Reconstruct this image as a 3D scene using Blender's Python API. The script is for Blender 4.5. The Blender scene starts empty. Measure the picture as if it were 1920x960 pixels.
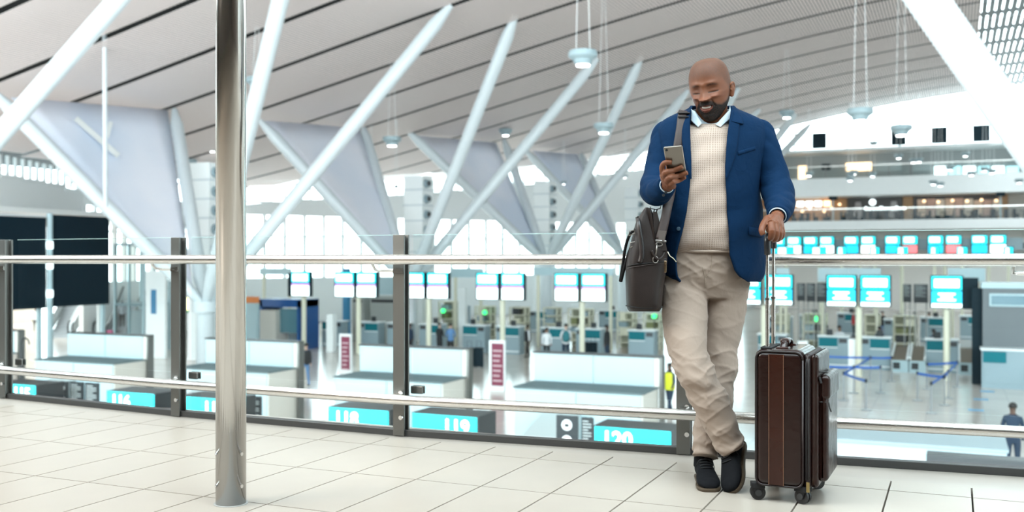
import bpy, bmesh, math, random
import numpy as np
from mathutils import Vector, Matrix, noise
random.seed(7); np.random.seed(7)
SC = bpy.context.scene
COL = SC.collection
# ------------------------------------------------------------------ camera, sky, light, exposure
FPX = 1867.0; HOR = 485.0; TH = math.radians(24); CT, ST = math.cos(TH), math.sin(TH); HC = 0.96
cam_d = bpy.data.cameras.new('camera'); cam = bpy.data.objects.new('camera', cam_d); COL.objects.link(cam)
cam.location = (0, 0, HC); cam.rotation_euler = (math.pi/2, 0, TH)
cam_d.sensor_width = 36; cam_d.lens = FPX/1920*36; cam_d.shift_y = 5/1920
cam_d.clip_start = 0.05; cam_d.clip_end = 600
cam_d.dof.use_dof = True; cam_d.dof.focus_distance = 4.2; cam_d.dof.aperture_fstop = 2.4
SC.camera = cam
W = bpy.data.worlds.new('sky'); SC.world = W; W.use_nodes = True
bg = W.node_tree.nodes['Background']; bg.inputs[0].default_value = (0.83, 0.965, 1.0, 1); bg.inputs[1].default_value = 6.2
SC.view_settings.view_transform = 'Standard'; SC.view_settings.look = 'None'
SC.view_settings.exposure = 0.35; SC.view_settings.gamma = 1; SC.view_settings.use_curve_mapping = False
SC.cycles.max_bounces = 8; SC.cycles.diffuse_bounces = 4; SC.cycles.glossy_bounces = 4
SC.cycles.transmission_bounces = 6; SC.cycles.transparent_max_bounces = 12
SC.cycles.caustics_reflective = False; SC.cycles.caustics_refractive = False
SC.cycles.sample_clamp_indirect = 6
def area(name, loc, target, sx, sy, power, col):
    d = bpy.data.lights.new(name, 'AREA'); d.shape = 'RECTANGLE'; d.size = sx; d.size_y = sy; d.energy = power; d.color = col
    o = bpy.data.objects.new(name, d); COL.objects.link(o); o.location = loc
    o.rotation_euler = (Vector(target)-Vector(loc)).to_track_quat('-Z', 'Y').to_euler(); return o
area('added_key_light', (-5.6, 0.2, 3.35), (-1.2, 4.4, 0.9), 1.6, 1.2, 190, (1, .90, .78))  # added key light on the man from the left, out of view

area('recess_ceiling_light', (-60, 38, 3.5), (-60, 38, -4), 10, 30, 2600, (1, .95, .88))
# ------------------------------------------------------------------ helpers
def A3(*p): return np.array(p, float)
RV = A3(CT, ST, 0); FV = A3(-ST, CT, 0); UP = A3(0, 0, 1); C0 = A3(0, 0, HC)
def P(px, py, t):                       # point t metres ahead of the camera
    return C0 + t*(FV + (px-960)/FPX*RV + (HOR-py)/FPX*UP)
def PZ(px, py, z): return P(px, py, (z-HC)*FPX/(HOR-py))     # on a floor / shelf of height z
def PV(px, py, v): return P(px, py, v/((px-960)/FPX*ST+CT))  # on the plane y = v
def PU(px, py, u): return P(px, py, u/((px-960)/FPX*CT-ST))

class MB:
    def __init__(s): s.v = []; s.f = []; s.m = []
    def add(s, vs, fs, mi=0):
        b = len(s.v); s.v += [tuple(map(float, p)) for p in vs]
        s.f += [tuple(b+i for i in q) for q in fs]; s.m += [mi]*len(fs); return s
    def box(s, x0, x1, y0, y1, z0, z1, mi=0):
        return s.add([(x, y, z) for z in (z0, z1) for y in (y0, y1) for x in (x0, x1)],
                     [(0, 2, 3, 1), (4, 5, 7, 6), (0, 1, 5, 4), (2, 6, 7, 3), (0, 4, 6, 2), (1, 3, 7, 5)], mi)
    def obox(s, c, ax, ay, az, mi=0):    # oriented box: centre and three half vectors
        c, ax, ay, az = map(np.asarray, (c, ax, ay, az))
        return s.add([c+i*ax+j*ay+k*az for k in (-1, 1) for j in (-1, 1) for i in (-1, 1)],
                     [(0, 2, 3, 1), (4, 5, 7, 6), (0, 1, 5, 4), (2, 6, 7, 3), (0, 4, 6, 2), (1, 3, 7, 5)], mi)
    def tube(s, pts, rad, n=12, mi=0, caps=True, flat=1.0, ref=None):
        pts = [np.asarray(p, float) for p in pts]; m = len(pts)
        rad = [rad]*m if not hasattr(rad, '__len__') else list(rad)
        b = len(s.v); u = None
        for i, p in enumerate(pts):
            d = pts[min(i+1, m-1)]-pts[max(i-1, 0)]; d = d/(np.linalg.norm(d)+1e-12)
            if u is None:
                r0 = np.asarray(ref, float) if ref is not None else (A3(0, 0, 1) if abs(d[2]) < .9 else A3(1, 0, 0))
                u = np.cross(r0, d)
            u = u-d*np.dot(u, d); u = u/np.linalg.norm(u); w = np.cross(d, u)
            for k in range(n):
                a = 2*math.pi*k/n; q = p+rad[i]*(math.cos(a)*u+math.sin(a)*flat*w); s.v.append(tuple(q))
        for i in range(m-1):
            for k in range(n):
                k2 = (k+1) % n
                s.f.append((b+i*n+k, b+i*n+k2, b+(i+1)*n+k2, b+(i+1)*n+k)); s.m.append(mi)
        if caps:
            s.f.append(tuple(b+k for k in reversed(range(n)))); s.m.append(mi)
            s.f.append(tuple(b+(m-1)*n+k for k in range(n))); s.m.append(mi)
        return s
    def lathe(s, c, prof, n=16, mi=0):
        c = np.asarray(c, float); b = len(s.v); m = len(prof)
        for r, z in prof:
            for k in range(n):
                a = 2*math.pi*k/n; s.v.append((c[0]+r*math.cos(a), c[1]+r*math.sin(a), c[2]+z))
        for i in range(m-1):
            for k in range(n):
                k2 = (k+1) % n
                s.f.append((b+i*n+k, b+i*n+k2, b+(i+1)*n+k2, b+(i+1)*n+k)); s.m.append(mi)
        s.f.append(tuple(b+k for k in reversed(range(n)))); s.m.append(mi)
        s.f.append(tuple(b+(m-1)*n+k for k in range(n))); s.m.append(mi)
        return s
    def grid(s, g, mi=0, closed_u=False, caps=False):      # g[i][j] rows of points
        b = len(s.v); r, c = len(g), len(g[0])
        for row in g: s.v += [tuple(map(float, p)) for p in row]
        for i in range(r-1):
            for j in range(c if closed_u else c-1):
                j2 = (j+1) % c
                s.f.append((b+i*c+j, b+i*c+j2, b+(i+1)*c+j2, b+(i+1)*c+j)); s.m.append(mi)
        if caps:
            s.f.append(tuple(b+k for k in reversed(range(c)))); s.m.append(mi)
            s.f.append(tuple(b+(r-1)*c+k for k in range(c))); s.m.append(mi)
        return s
    def slab(s, poly, off, mi=0):        # flat polygon given thickness by the vector off
        poly = [np.asarray(p, float) for p in poly]; n = len(poly); off = np.asarray(off, float)
        return s.add(poly+[p+off for p in poly], [tuple(reversed(range(n))), tuple(range(n, 2*n))] +
                     [(i, (i+1) % n, n+(i+1) % n, n+i) for i in range(n)], mi)
    def mesh(s, name, mats):
        me = bpy.data.meshes.new(name); me.from_pydata(s.v, [], s.f)
        for m in (mats if isinstance(mats, (list, tuple)) else [mats]): me.materials.append(m)
        me.polygons.foreach_set('material_index', s.m); me.update(); return me
    def build(s, name, mats, parent=None, smooth=False, bevel=0, fix=True):
        me = s.mesh(name, mats)
        if fix:
            bm = bmesh.new(); bm.from_mesh(me); bmesh.ops.recalc_face_normals(bm, faces=bm.faces); bm.to_mesh(me); bm.free()
        return link(name, me, parent, smooth, bevel)
def link(name, me, parent=None, smooth=False, bevel=0):
    o = bpy.data.objects.new(name, me); COL.objects.link(o)
    if smooth:
        me.shade_smooth() if smooth is True else me.set_sharp_from_angle(angle=math.radians(smooth))
        if smooth is not True: me.polygons.foreach_set('use_smooth', [True]*len(me.polygons))
    if bevel:
        b = o.modifiers.new('bevel', 'BEVEL'); b.width = bevel; b.segments = 2; b.limit_method = 'ANGLE'; b.harden_normals = False
    if parent is not None: setparent(o, parent)
    return o
WM = {}
def wm(o):
    if o is None: return Matrix()
    base = Matrix.LocRotScale(o.location, o.rotation_euler, o.scale)
    return wm(o.parent) @ o.matrix_parent_inverse @ base if o.parent else base
def setparent(o, p):
    o.parent = p; o.matrix_parent_inverse = wm(p).inverted()
def tag(o, label=None, cat=None, group=None, kind=None):
    if label: o['label'] = label
    if cat: o['category'] = cat
    if group: o['group'] = group
    if kind: o['kind'] = kind
    return o
def empty(name, loc, label=None, cat=None, group=None, rz=0):
    o = bpy.data.objects.new(name, None); COL.objects.link(o); o.location = tuple(loc); o.rotation_euler = (0, 0, rz)
    o.empty_display_size = .2
    return tag(o, label, cat, group)
KIDS = {}
def copy_tree(o, parent=None):
    c = o.copy(); COL.objects.link(c)
    if parent is not None: c.parent = parent
    for ch in list(o.children): copy_tree(ch, c)
    return c
def clone(root, loc, rz=0, label=None, scale=1):
    c = copy_tree(root); c.location = tuple(loc); c.rotation_euler = (0, 0, rz); c.scale = (scale,)*3 if not hasattr(scale, '__len__') else scale
    if label: c['label'] = label
    return c

# ------------------------------------------------------------------ materials
def mat(name, col, rough=.5, metal=0, emit=0, ecol=None, noise_s=0, noise_a=.12, bump=0, bump_s=60, spec=.5, coat=0, sheen=0, aniso=None):
    m = bpy.data.materials.new(name); m.use_nodes = True; nt = m.node_tree; b = nt.nodes['Principled BSDF']
    b.inputs['Base Color'].default_value = (*col, 1); b.inputs['Roughness'].default_value = rough; b.inputs['Metallic'].default_value = metal
    b.inputs['Specular IOR Level'].default_value = spec; b.inputs['Coat Weight'].default_value = coat
    if sheen: b.inputs['Sheen Weight'].default_value = sheen
    if emit:
        b.inputs['Emission Color'].default_value = (*(ecol or col), 1); b.inputs['Emission Strength'].default_value = emit
    tc = nt.nodes.new('ShaderNodeTexCoord')
    if noise_s:
        n = nt.nodes.new('ShaderNodeTexNoise'); n.inputs['Scale'].default_value = noise_s; n.inputs['Detail'].default_value = 4
        nt.links.new(tc.outputs['Object'], n.inputs['Vector'])
        mx = nt.nodes.new('ShaderNodeMix'); mx.data_type = 'RGBA'
        mx.inputs[6].default_value = (*[c*(1-noise_a) for c in col], 1); mx.inputs[7].default_value = (*[min(1, c*(1+noise_a)) for c in col], 1)
        nt.links.new(n.outputs['Fac'], mx.inputs[0]); nt.links.new(mx.outputs[2], b.inputs['Base Color'])
    if bump:
        n = nt.nodes.new('ShaderNodeTexNoise'); n.inputs['Scale'].default_value = bump_s; n.inputs['Detail'].default_value = 3
        nt.links.new(tc.outputs['Object'], n.inputs['Vector'])
        bp = nt.nodes.new('ShaderNodeBump'); bp.inputs['Strength'].default_value = bump; bp.inputs['Distance'].default_value = .01
        nt.links.new(n.outputs['Fac'], bp.inputs['Height']); nt.links.new(bp.outputs['Normal'], b.inputs['Normal'])
    return m
def glass_mat(name, tint=(.93, .985, .985), refl=.12):
    m = bpy.data.materials.new(name); m.use_nodes = True; nt = m.node_tree; nt.nodes.remove(nt.nodes['Principled BSDF'])
    t = nt.nodes.new('ShaderNodeBsdfTransparent'); t.inputs[0].default_value = (*tint, 1)
    g = nt.nodes.new('ShaderNodeBsdfGlossy'); g.inputs['Roughness'].default_value = .02
    lw = nt.nodes.new('ShaderNodeFresnel'); lw.inputs['IOR'].default_value = 1.3
    ml = nt.nodes.new('ShaderNodeMath'); ml.operation = 'MULTIPLY'; ml.inputs[1].default_value = refl*8
    ml.use_clamp = True
    mx = nt.nodes.new('ShaderNodeMixShader'); out = nt.nodes['Material Output']
    nt.links.new(lw.outputs[0], ml.inputs[0]); nt.links.new(ml.outputs[0], mx.inputs[0])
    nt.links.new(t.outputs[0], mx.inputs[1]); nt.links.new(g.outputs[0], mx.inputs[2]); nt.links.new(mx.outputs[0], out.inputs[0])
    return m
def brushed(name, col, rough=.3, axis='Z', amt=.25):
    m = mat(name, col, rough, 1); nt = m.node_tree; b = nt.nodes['Principled BSDF']
    tc = nt.nodes.new('ShaderNodeTexCoord'); mp = nt.nodes.new('ShaderNodeMapping')
    mp.inputs['Scale'].default_value = {'Z': (160, 160, 3), 'X': (3, 160, 160)}[axis]
    n = nt.nodes.new('ShaderNodeTexNoise'); n.inputs['Scale'].default_value = 1.5; n.inputs['Detail'].default_value = 3
    nt.links.new(tc.outputs['Object'], mp.inputs[0]); nt.links.new(mp.outputs[0], n.inputs['Vector'])
    mr = nt.nodes.new('ShaderNodeMapRange'); mr.inputs[3].default_value = rough-amt*.5; mr.inputs[4].default_value = rough+amt*.5
    nt.links.new(n.outputs['Fac'], mr.inputs[0]); nt.links.new(mr.outputs[0], b.inputs['Roughness'])
    return m
def floor_mat(name, col, joint, sx, sy, rough, jw=.012, spec=.5):
    m = mat(name, col, rough, spec=spec); nt = m.node_tree; b = nt.nodes['Principled BSDF']
    tc = nt.nodes.new('ShaderNodeTexCoord'); br = nt.nodes.new('ShaderNodeTexBrick')
    br.offset = 0; br.inputs['Scale'].default_value = 1; br.inputs['Mortar Size'].default_value = jw
    br.inputs['Brick Width'].default_value = sx; br.inputs['Row Height'].default_value = sy
    br.inputs['Color1'].default_value = (*[c*.95 for c in col], 1); br.inputs['Color2'].default_value = (*[min(1, c*1.04) for c in col], 1)
    br.inputs['Mortar'].default_value = (*joint, 1)
    nt.links.new(tc.outputs['Object'], br.inputs['Vector']); nt.links.new(br.outputs['Color'], b.inputs['Base Color'])
    return m

M = {}
M['tile'] = mat('beige_porcelain', (.39, .343, .295), .3, noise_s=5, noise_a=.07, spec=.5)
M['grout'] = mat('grey_grout', (.055, .05, .045), .9)
M['concrete'] = mat('pale_concrete', (.60, .60, .59), .8, noise_s=3)
M['hall_floor'] = floor_mat('hall_tiles', (.66, .595, .545), (.5, .47, .45), .9, .9, .16, .012)
M['white'] = mat('white_paint', (.85, .88, .88), .5, noise_s=2, noise_a=.03)
M['white_tube'] = mat('white_gloss_paint', (.60, .655, .68), .28, noise_s=2, noise_a=.03)
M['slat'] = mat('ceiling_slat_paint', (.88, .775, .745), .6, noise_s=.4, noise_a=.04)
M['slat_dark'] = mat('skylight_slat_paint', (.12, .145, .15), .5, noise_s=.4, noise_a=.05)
M['roof_void'] = mat('dark_roof_void', (.16, .155, .155), .9)
M['gap'] = mat('black_gap', (.02, .022, .022), .8)
M['steel'] = brushed('brushed_steel', (.56, .54, .51), .15, 'Z', .05)
M['steel_rail'] = brushed('satin_steel_rail', (.68, .66, .63), .25, 'X', .15)
M['post'] = brushed('dark_steel_post', (.21, .21, .20), .42, 'Z', .2)
M['channel'] = mat('dark_channel', (.075, .075, .075), .45, .5)
M['dark_metal'] = mat('dark_metal', (.06, .062, .065), .4, .8)
M['chrome'] = mat('chrome', (.75, .75, .75), .12, 1)
M['rubber'] = mat('black_rubber', (.009, .009, .010), .6, spec=.3)
M['glass'] = glass_mat('clear_glass')
M['glass_edge'] = mat('green_glass_edge', (.45, .62, .60), .15, spec=.8)
M['pale_blue'] = mat('pale_blue_laminate', (.41, .545, .585), .35, noise_s=1.2, noise_a=.03)
M['beige'] = mat('beige_laminate', (.62, .585, .53), .5, noise_s=1.5, noise_a=.04)
M['worktop'] = mat('grey_worktop', (.13, .17, .18), .85, spec=.05)
M['teal'] = mat('teal_panel', (.004, .155, .19), .5, spec=.2, noise_s=1, noise_a=.04)
M['grey_blue'] = mat('grey_blue_laminate', (.27, .36, .40), .4, noise_s=1, noise_a=.04)
M['cream'] = mat('cream_paint', (.72, .70, .56), .5, noise_s=1, noise_a=.05)
M['stanchion'] = mat('stanchion_steel', (.30, .31, .32), .45, .6)
M['black'] = mat('matt_black', (.014, .02, .024), .5)
M['navy_black'] = mat('dark_screen', (.006, .018, .026), .5, spec=.12)
M['scr_cyan'] = mat('cyan_backlit_screen', (.0, .72, .80), .4, emit=1.0, ecol=(.0, .72, .80))
M['scr_white'] = mat('white_backlit_screen', (.9, 1, 1), .4, emit=1.9, ecol=(.86, .99, 1))
M['scr_blue'] = mat('blue_backlit_screen', (0, .55, .85), .4, emit=1.0, ecol=(0, .58, .84))
M['scr_purple'] = mat('violet_backlit_strip', (.6, .35, .85), .4, emit=.7, ecol=(.55, .30, .85))
M['scr_red'] = mat('red_backlit_strip', (.9, .2, .2), .4, emit=.8, ecol=(.95, .22, .25))
M['lamp'] = mat('lamp_glow', (1, 1, 1), .4, emit=7, ecol=(.95, .99, 1))
M['lamp_body'] = mat('lamp_housing', (.30, .39, .42), .4, noise_s=3, noise_a=.04)
M['warm_lamp'] = mat('warm_glow', (1, .8, .5), .4, emit=2.2, ecol=(1, .66, .38))
# ------------------------------------------------------------------ the setting
ZF = -4.34                               # hall floor
def zroof(u):
    U = 1.2*u
    z = 18.4749+.08977*U-.0037972*U*U-3.613e-5*U**3
    if U < -62: z = 6.77+.165*(U+62)
    return HC+z*5/6
WL = [(-47, -12), (-48, 10), (-49, 28), (-49.8, 40), (-52, 48), (-53, 56), (-52, 64), (-45, 76), (-37, 88.5), (-29, 97), (-20, 105)]
def vwall(u):
    if u >= -20: return 105.0
    F_ = WL[5:]
    return float(np.interp(u, [p[0] for p in F_], [p[1] for p in F_]))
def ulim(v): return float(np.interp(v, [p[1] for p in WL], [p[0] for p in WL]))
GAPV = [(k+5.3)*5 for k in range(-4, 16)]
wallm0 = mat('grey_wall_paint', (.55, .57, .57), .7, noise_s=.2, noise_a=.03)
ceil_b = MB()                            # dark void above the slats, over the closed part of the roof
us = np.linspace(-54, 1.5, 47)
ceil_b.grid([[(u, v, zroof(u)+.55) for u in us] for v in (2, 40)])
for i in range(len(us)-1):
    va, vb = vwall(us[i])+.6, vwall(us[i+1])+.6
    if max(va, vb) <= 40: continue
    ceil_b.add([(us[i], 40, zroof(us[i])+.55), (us[i+1], 40, zroof(us[i+1])+.55), (us[i+1], max(40, vb), zroof(us[i+1])+.55), (us[i], max(40, va), zroof(us[i])+.55)], [(0, 1, 2, 3)])
us3 = np.linspace(11, 34, 12); ceil_b.grid([[(u, v, zroof(u)+.55) for u in us3] for v in (2, 106)])  # unseen right part of the roof, closed to keep skylight off the near beam
ceiling = tag(ceil_b.build('ceiling', M['gap'], fix=False), kind='structure')
for k in range(len(GAPV)-1):
    v0, v1 = GAPV[k]+.22, GAPV[k+1]-.22
    b = MB(); u = -53.2
    while u < 34:
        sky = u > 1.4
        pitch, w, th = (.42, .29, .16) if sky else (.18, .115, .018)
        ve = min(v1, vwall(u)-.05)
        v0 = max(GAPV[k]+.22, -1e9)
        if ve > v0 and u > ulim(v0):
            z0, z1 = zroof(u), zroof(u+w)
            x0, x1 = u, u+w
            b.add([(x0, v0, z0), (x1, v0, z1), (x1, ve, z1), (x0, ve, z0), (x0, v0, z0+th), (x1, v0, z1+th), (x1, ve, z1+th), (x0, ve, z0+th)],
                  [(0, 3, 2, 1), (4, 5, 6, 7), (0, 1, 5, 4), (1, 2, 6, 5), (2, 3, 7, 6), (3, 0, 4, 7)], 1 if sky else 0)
        u += pitch
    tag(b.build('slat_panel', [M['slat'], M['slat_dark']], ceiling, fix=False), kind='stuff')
# purlins over the skylight and at each gap
for k, v in enumerate(GAPV):
    b = MB(); us2 = np.linspace(1.2, 34, 16)
    b.tube([(u, v, zroof(u)+.35) for u in us2], .14, 6)
    b.build('skylight_purlin', M['dark_metal'], ceiling)

wr_ = MB().box(36, 36.4, 5, 106, ZF, 9.5); tag(wr_.build('light_block_right', wallm0), kind='structure')  # added unseen wall, cuts the sky light flooding in from the right
hf = MB().box(-80, 40, 5.6, 112, ZF-.3, ZF).build('hall_floor', M['hall_floor']); tag(hf, kind='structure')

# curved left wall: solid band, clerestory above, glazing below
wallm = mat('off_white_wall', (.84, .87, .87), .7, noise_s=.2, noise_a=.03)
wl = MB(); wi = []
dens = []
for (a, b_) in zip(WL[:-1], WL[1:]):
    for q in range(4): dens.append((a[0]+(b_[0]-a[0])*q/4, a[1]+(b_[1]-a[1])*q/4))
dens.append(WL[-1])
def zc(u): return zroof(u)-1.25             # clerestory sill
def glz(u, v): return v > 44
wall_left = None
segs = list(zip(dens[:-1], dens[1:]))
for (a, c) in segs:
    A_, B_ = A3(a[0], a[1], 0), A3(c[0], c[1], 0)
    n_ = A3(c[1]-a[1], -(c[0]-a[0]), 0); n_ = n_/np.linalg.norm(n_)*.35
    zt0, zt1 = zc(a[0]), zc(c[0])
    low = 4.5 if a[1] >= 48 else (3.6 if 22 <= a[1] else ZF)
    wl.add([A_+UP*low, B_+UP*low, B_+UP*zt1, A_+UP*zt0, A_-n_+UP*low, B_-n_+UP*low, B_-n_+UP*zt1, A_-n_+UP*zt0],
           [(0, 1, 2, 3), (7, 6, 5, 4), (0, 4, 5, 1), (3, 2, 6, 7), (1, 5, 6, 2), (0, 3, 7, 4)])
    if a[1] >= 48:
        wl.add([A_+UP*ZF, B_+UP*ZF, B_+UP*-.6, A_+UP*-.6, A_-n_+UP*ZF, B_-n_+UP*ZF, B_-n_+UP*-.6, A_-n_+UP*-.6],
               [(0, 1, 2, 3), (7, 6, 5, 4), (0, 4, 5, 1), (3, 2, 6, 7), (1, 5, 6, 2), (0, 3, 7, 4)])
wall_left = tag(wl.build('wall_left', wallm), kind='structure')
MB().box(-70.4, -70, 14, 60, ZF, 3.6).build('recess_wall', mat('beige_recess', (.50, .43, .36), .7, noise_s=.3), wall_left); MB().box(-70.4, -49, 14, 60, 3.6, 3.9).build('recess_ceiling', wallm, wall_left)
win1 = empty('window_1', (WL[5][0], WL[5][1], 7)); tag(win1, kind='structure')
win2 = empty('window_2', (WL[6][0], WL[6][1], 2)); tag(win2, kind='structure')
for (a, c) in segs:
    if a[1] < 20: continue
    A_, B_ = A3(a[0], a[1], 0), A3(c[0], c[1], 0); d = (B_-A_); L = np.linalg.norm(d); d = d/L
    n_ = A3(d[1], -d[0], 0)*.06
    b = MB()                                 # clerestory frame of one bay: sill, head, mullions
    for q in range(3):
        p = A_+d*L*q/3; u = p[0]
        b.obox(p+UP*(zc(u)+zroof(u)-.08)/2, d*.07, n_*1.5, UP*(zroof(u)-.08-zc(u))/2)
    b.obox((A_+B_)/2+UP*(zc((a[0]+c[0])/2)), d*L/2, n_*2, UP*.08+0*d)
    b.build('window_frame', M['white'], win1)
    MB().add([A_+UP*zc(a[0]), B_+UP*zc(c[0]), B_+UP*(zroof(c[0])-.1), A_+UP*(zroof(a[0])-.1)], [(0, 1, 2, 3)]).build('pane', M['glass'], win1)
    if a[1] >= 48:
        b = MB()
        for q in range(2):
            p = A_+d*L*q/2; b.obox(p+UP*1.95, d*.13, n_*2.5, UP*2.55)
        for z in (1.0, 2.8): b.obox((A_+B_)/2+UP*z, d*L/2, n_*1.5, UP*.06)
        b.build('window_frame', M['white'], win2)
        MB().add([A_+UP*-.6, B_+UP*-.6, B_+UP*4.5, A_+UP*4.5], [(0, 1, 2, 3)]).build('pane', M['glass'], win2)

# far end: two galleries, their recesses, the window band under the roof
V = 105.0
wb = MB()
wb.box(-20, 30, V+5.6, V+6, ZF, 11.95)         # rear wall of the recesses
wall_far = tag(wb.build('wall_far', mat('warm_grey_wall', (.52, .50, .47), .8, noise_s=.3)), kind='structure')
MB().box(-20.3, -20, V, V+6, ZF, 16).build('wall_end', wallm, wall_far); MB().box(30, 30.3, V, V+6, ZF, 16).build('wall_end', wallm, wall_far)
MB().box(-20, 30, V, V+5.6, 3.86, 4.79).build('gallery_slab', M['white'], wall_far)
MB().box(-20, 30, V, V+5.6, 7.27, 9.1).build('gallery_slab', M['white'], wall_far)
MB().box(-20, 30, V-.2, V+5.6, 11.75, 12.05).build('gallery_slab', M['white'], wall_far)
greyw = mat('grey_gallery_panel', (.33, .35, .345), .7)
MB().box(-20, 30, V+3.2, V+3.5, 9.1, 11.75).build('gallery_wall', greyw, wall_far)
win3 = empty('window_3', (-2, V, 13)); tag(win3, kind='structure')
for u in np.arange(-20, 30.1, 5):
    MB().box(u-.09, u+.09, V-.05, V+.1, 12.05, zroof(u)-.1).build('window_frame', M['white'], win3)
for u in np.arange(-20, 30, 5):
    MB().add([(u, V, 12.05), (u+5, V, 12.05), (u+5, V, zroof(u+5)), (u, V, zroof(u))], [(0, 1, 2, 3)]).build('pane', M['glass'], win3)
for (x0, x1, y0, y1) in ((1523, 1550, 249, 276), (1671, 1699, 240, 271), (1746, 1776, 238, 269), (1824, 1856, 234, 266)):
    p, q = PV(x0, y1, V-.6), PV(x1, y0, V-.6)
    o = MB().box(p[0], q[0], V-.9, V-.6, 12.05, q[2]).build('ventilation_box', M['navy_black'])
    tag(o, {1523: 'dark square box on the sill of the bright far window, leftmost of four', 1671: 'dark square box on the far window sill partly behind a round pendant lamp',
            1746: 'dark square box on the far window sill between pendant lamp and white beam', 1824: 'dark square box on the far window sill half hidden by the big white beam'}[x0], 'box', 'dark boxes on the far window sill')

# ------------------------------------------------------------------ mezzanine we stand on
RA = 4.86
wbk = MB().box(-16, 9, -5.3, -5, -.45, 3.5); wbk.box(5.2, 5.5, -5, 3.6, -.03, 3.5); wbk.box(-16.3, -16, -5, 3.6, -.03, 3.5); tag(wbk.build('light_block_wall', mat('umber_wall', (.20, .17, .15), .8, noise_s=.5)), kind='structure')  # added unseen dark walls, block sky light and fill behind and beside the walkway
MB().box(-16, 9, -5.3, 0.9, 3.5, 3.7).build('light_block_canopy', M['white'], bpy.data.objects['light_block_wall'])  # added unseen canopy, shades the walkway from the sky
mz = MB().box(-16, 9, -5, 4.98, -.45, -.03); mezz = tag(mz.build('floor', M['grout']), kind='structure')
MB().box(-16, 9, 4.62, 4.98, -.03, -.006).build('floor_edge_strip', mat('pale_edge_strip', (.40, .36, .32), .35, noise_s=4), mezz)
TU, TV = .315, .62
tm = MB(); g = .0026
tm.add([(g, g, -.03), (TU-g, g, -.03), (TU-g, TV-g, -.03), (g, TV-g, -.03), (g+.001, g+.001, 0), (TU-g-.001, g+.001, 0), (TU-g-.001, TV-g-.001, 0), (g+.001, TV-g-.001, 0)],
       [(4, 5, 6, 7), (0, 1, 5, 4), (1, 2, 6, 5), (2, 3, 7, 6), (3, 0, 4, 7)])
tme = tm.mesh('tile', M['tile'])
tm2 = MB(); tv = .21
tm2.add([(g, g, -.03), (TU-g, g, -.03), (TU-g, tv-g, -.03), (g, tv-g, -.03), (g+.001, g+.001, 0), (TU-g-.001, g+.001, 0), (TU-g-.001, tv-g-.001, 0), (g+.001, tv-g-.001, 0)],
       [(4, 5, 6, 7), (0, 1, 5, 4), (1, 2, 6, 5), (2, 3, 7, 6), (3, 0, 4, 7)])
tme2 = tm2.mesh('tile', M['tile'])
nt_ = 0; rest = MB()
for j in range(-12, 4):
    for i in range(-40, 32):
        u0, v0 = -1.813+.3+i*TU-.0, 4.405-TV*(1+j) if j >= 0 else None
        if v0 is None: continue
        c = A3(u0+TU/2, v0+TV/2, 0)
        # seen from the camera?
        dd = -c[0]*ST+c[1]*CT; xx = (c[0]*CT+c[1]*ST)/dd if dd > .5 else 9
        if dd > 2.9 and -.62 < xx < .62 and nt_ < 280:
            o = bpy.data.objects.new('tile', tme); COL.objects.link(o); o.location = (u0, v0, 0); setparent(o, mezz); nt_ += 1
        elif -16 < u0 < 8.5:
            rest.add([(u0+a, v0+b_, 0) for a, b_ in ((g, g), (TU-g, g), (TU-g, TV-g), (g, TV-g))], [(0, 1, 2, 3)])
for i in range(-20, 12):
    u0 = -1.813+.3+i*TU
    o = bpy.data.objects.new('tile', tme2); COL.objects.link(o); o.location = (u0, 4.407, 0); setparent(o, mezz)
for j in range(4, 15):
    for i in range(-46, 32):
        u0, v0 = -1.513+i*TU, 4.405-TV*(1+j)
        rest.add([(u0+a, v0+b_, 0) for a, b_ in ((g, g), (TU-g, g), (TU-g, TV-g), (g, TV-g))], [(0, 1, 2, 3)])
tag(rest.build('tile_field', M['tile'], mezz, fix=False), kind='stuff')

# ------------------------------------------------------------------ balustrade
rail_root = empty('balustrade', (-2.7, 4.7, 0), 'glass balustrade with dark steel posts and two round steel rails along the walkway edge', 'railing')
posts = [(-7.56, 4.96), (-5.96, 4.83), (-4.30, 4.70), (-2.71, 4.67), (-1.17, 4.79), (.40, 4.92), (1.95, 5.06), (3.5, 5.2)]
posts = [(u-.05, v+.02) for u, v in posts]
for i, (u, v) in enumerate(posts):
    a = posts[max(i-1, 0)]; c = posts[min(i+1, len(posts)-1)]
    d = A3(c[0]-a[0], c[1]-a[1], 0); d = d/np.linalg.norm(d); n_ = A3(-d[1], d[0], 0)   # n_ away from us
    base = A3(u, v, 0)
    b = MB(); b.obox(base+UP*.545, d*.034, n_*.006, UP*.545); b.obox(base+n_*.05+UP*.545, d*.034, n_*.006, UP*.545)
    b.obox(base+n_*.025+UP*.545, d*.006, n_*.03, UP*.545)
    po = b.build('post', M['post'], rail_root, bevel=.0015)
    for z in (.10, .235):
        MB().tube([base-n_*.012+d*.02+UP*z, base-n_*.022+d*.02+UP*z], .012, 10).build('bolt', M['chrome'], po, smooth=30)
    # handrail bracket, lower rail clamp
    b = MB(); b.tube([base-d*.03-n_*.005+UP*.895, base-d*.10-n_*.01+UP*.895, base-d*.125-n_*.04+UP*.90, base-d*.125-n_*.07+UP*.93], .009, 8)
    b.obox(base-n_*.009+UP*.895, d*.03, n_*.004, UP*.014)
    b.build('rail_bracket', M['steel_rail'], po, smooth=40)
    b = MB(); b.obox(base+n_*.075+d*.07+UP*.242, d*.038, n_*.006, UP*.022); b.obox(base+n_*.10+d*.07+UP*.242, d*.038, n_*.006, UP*.022)
    b.build('glass_clamp', M['post'], po, bevel=.006)
    MB().obox(base-n_*.03+UP*.215, d*.02, n_*.03, UP*.015).build('lower_bracket', M['steel_rail'], po)
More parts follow.
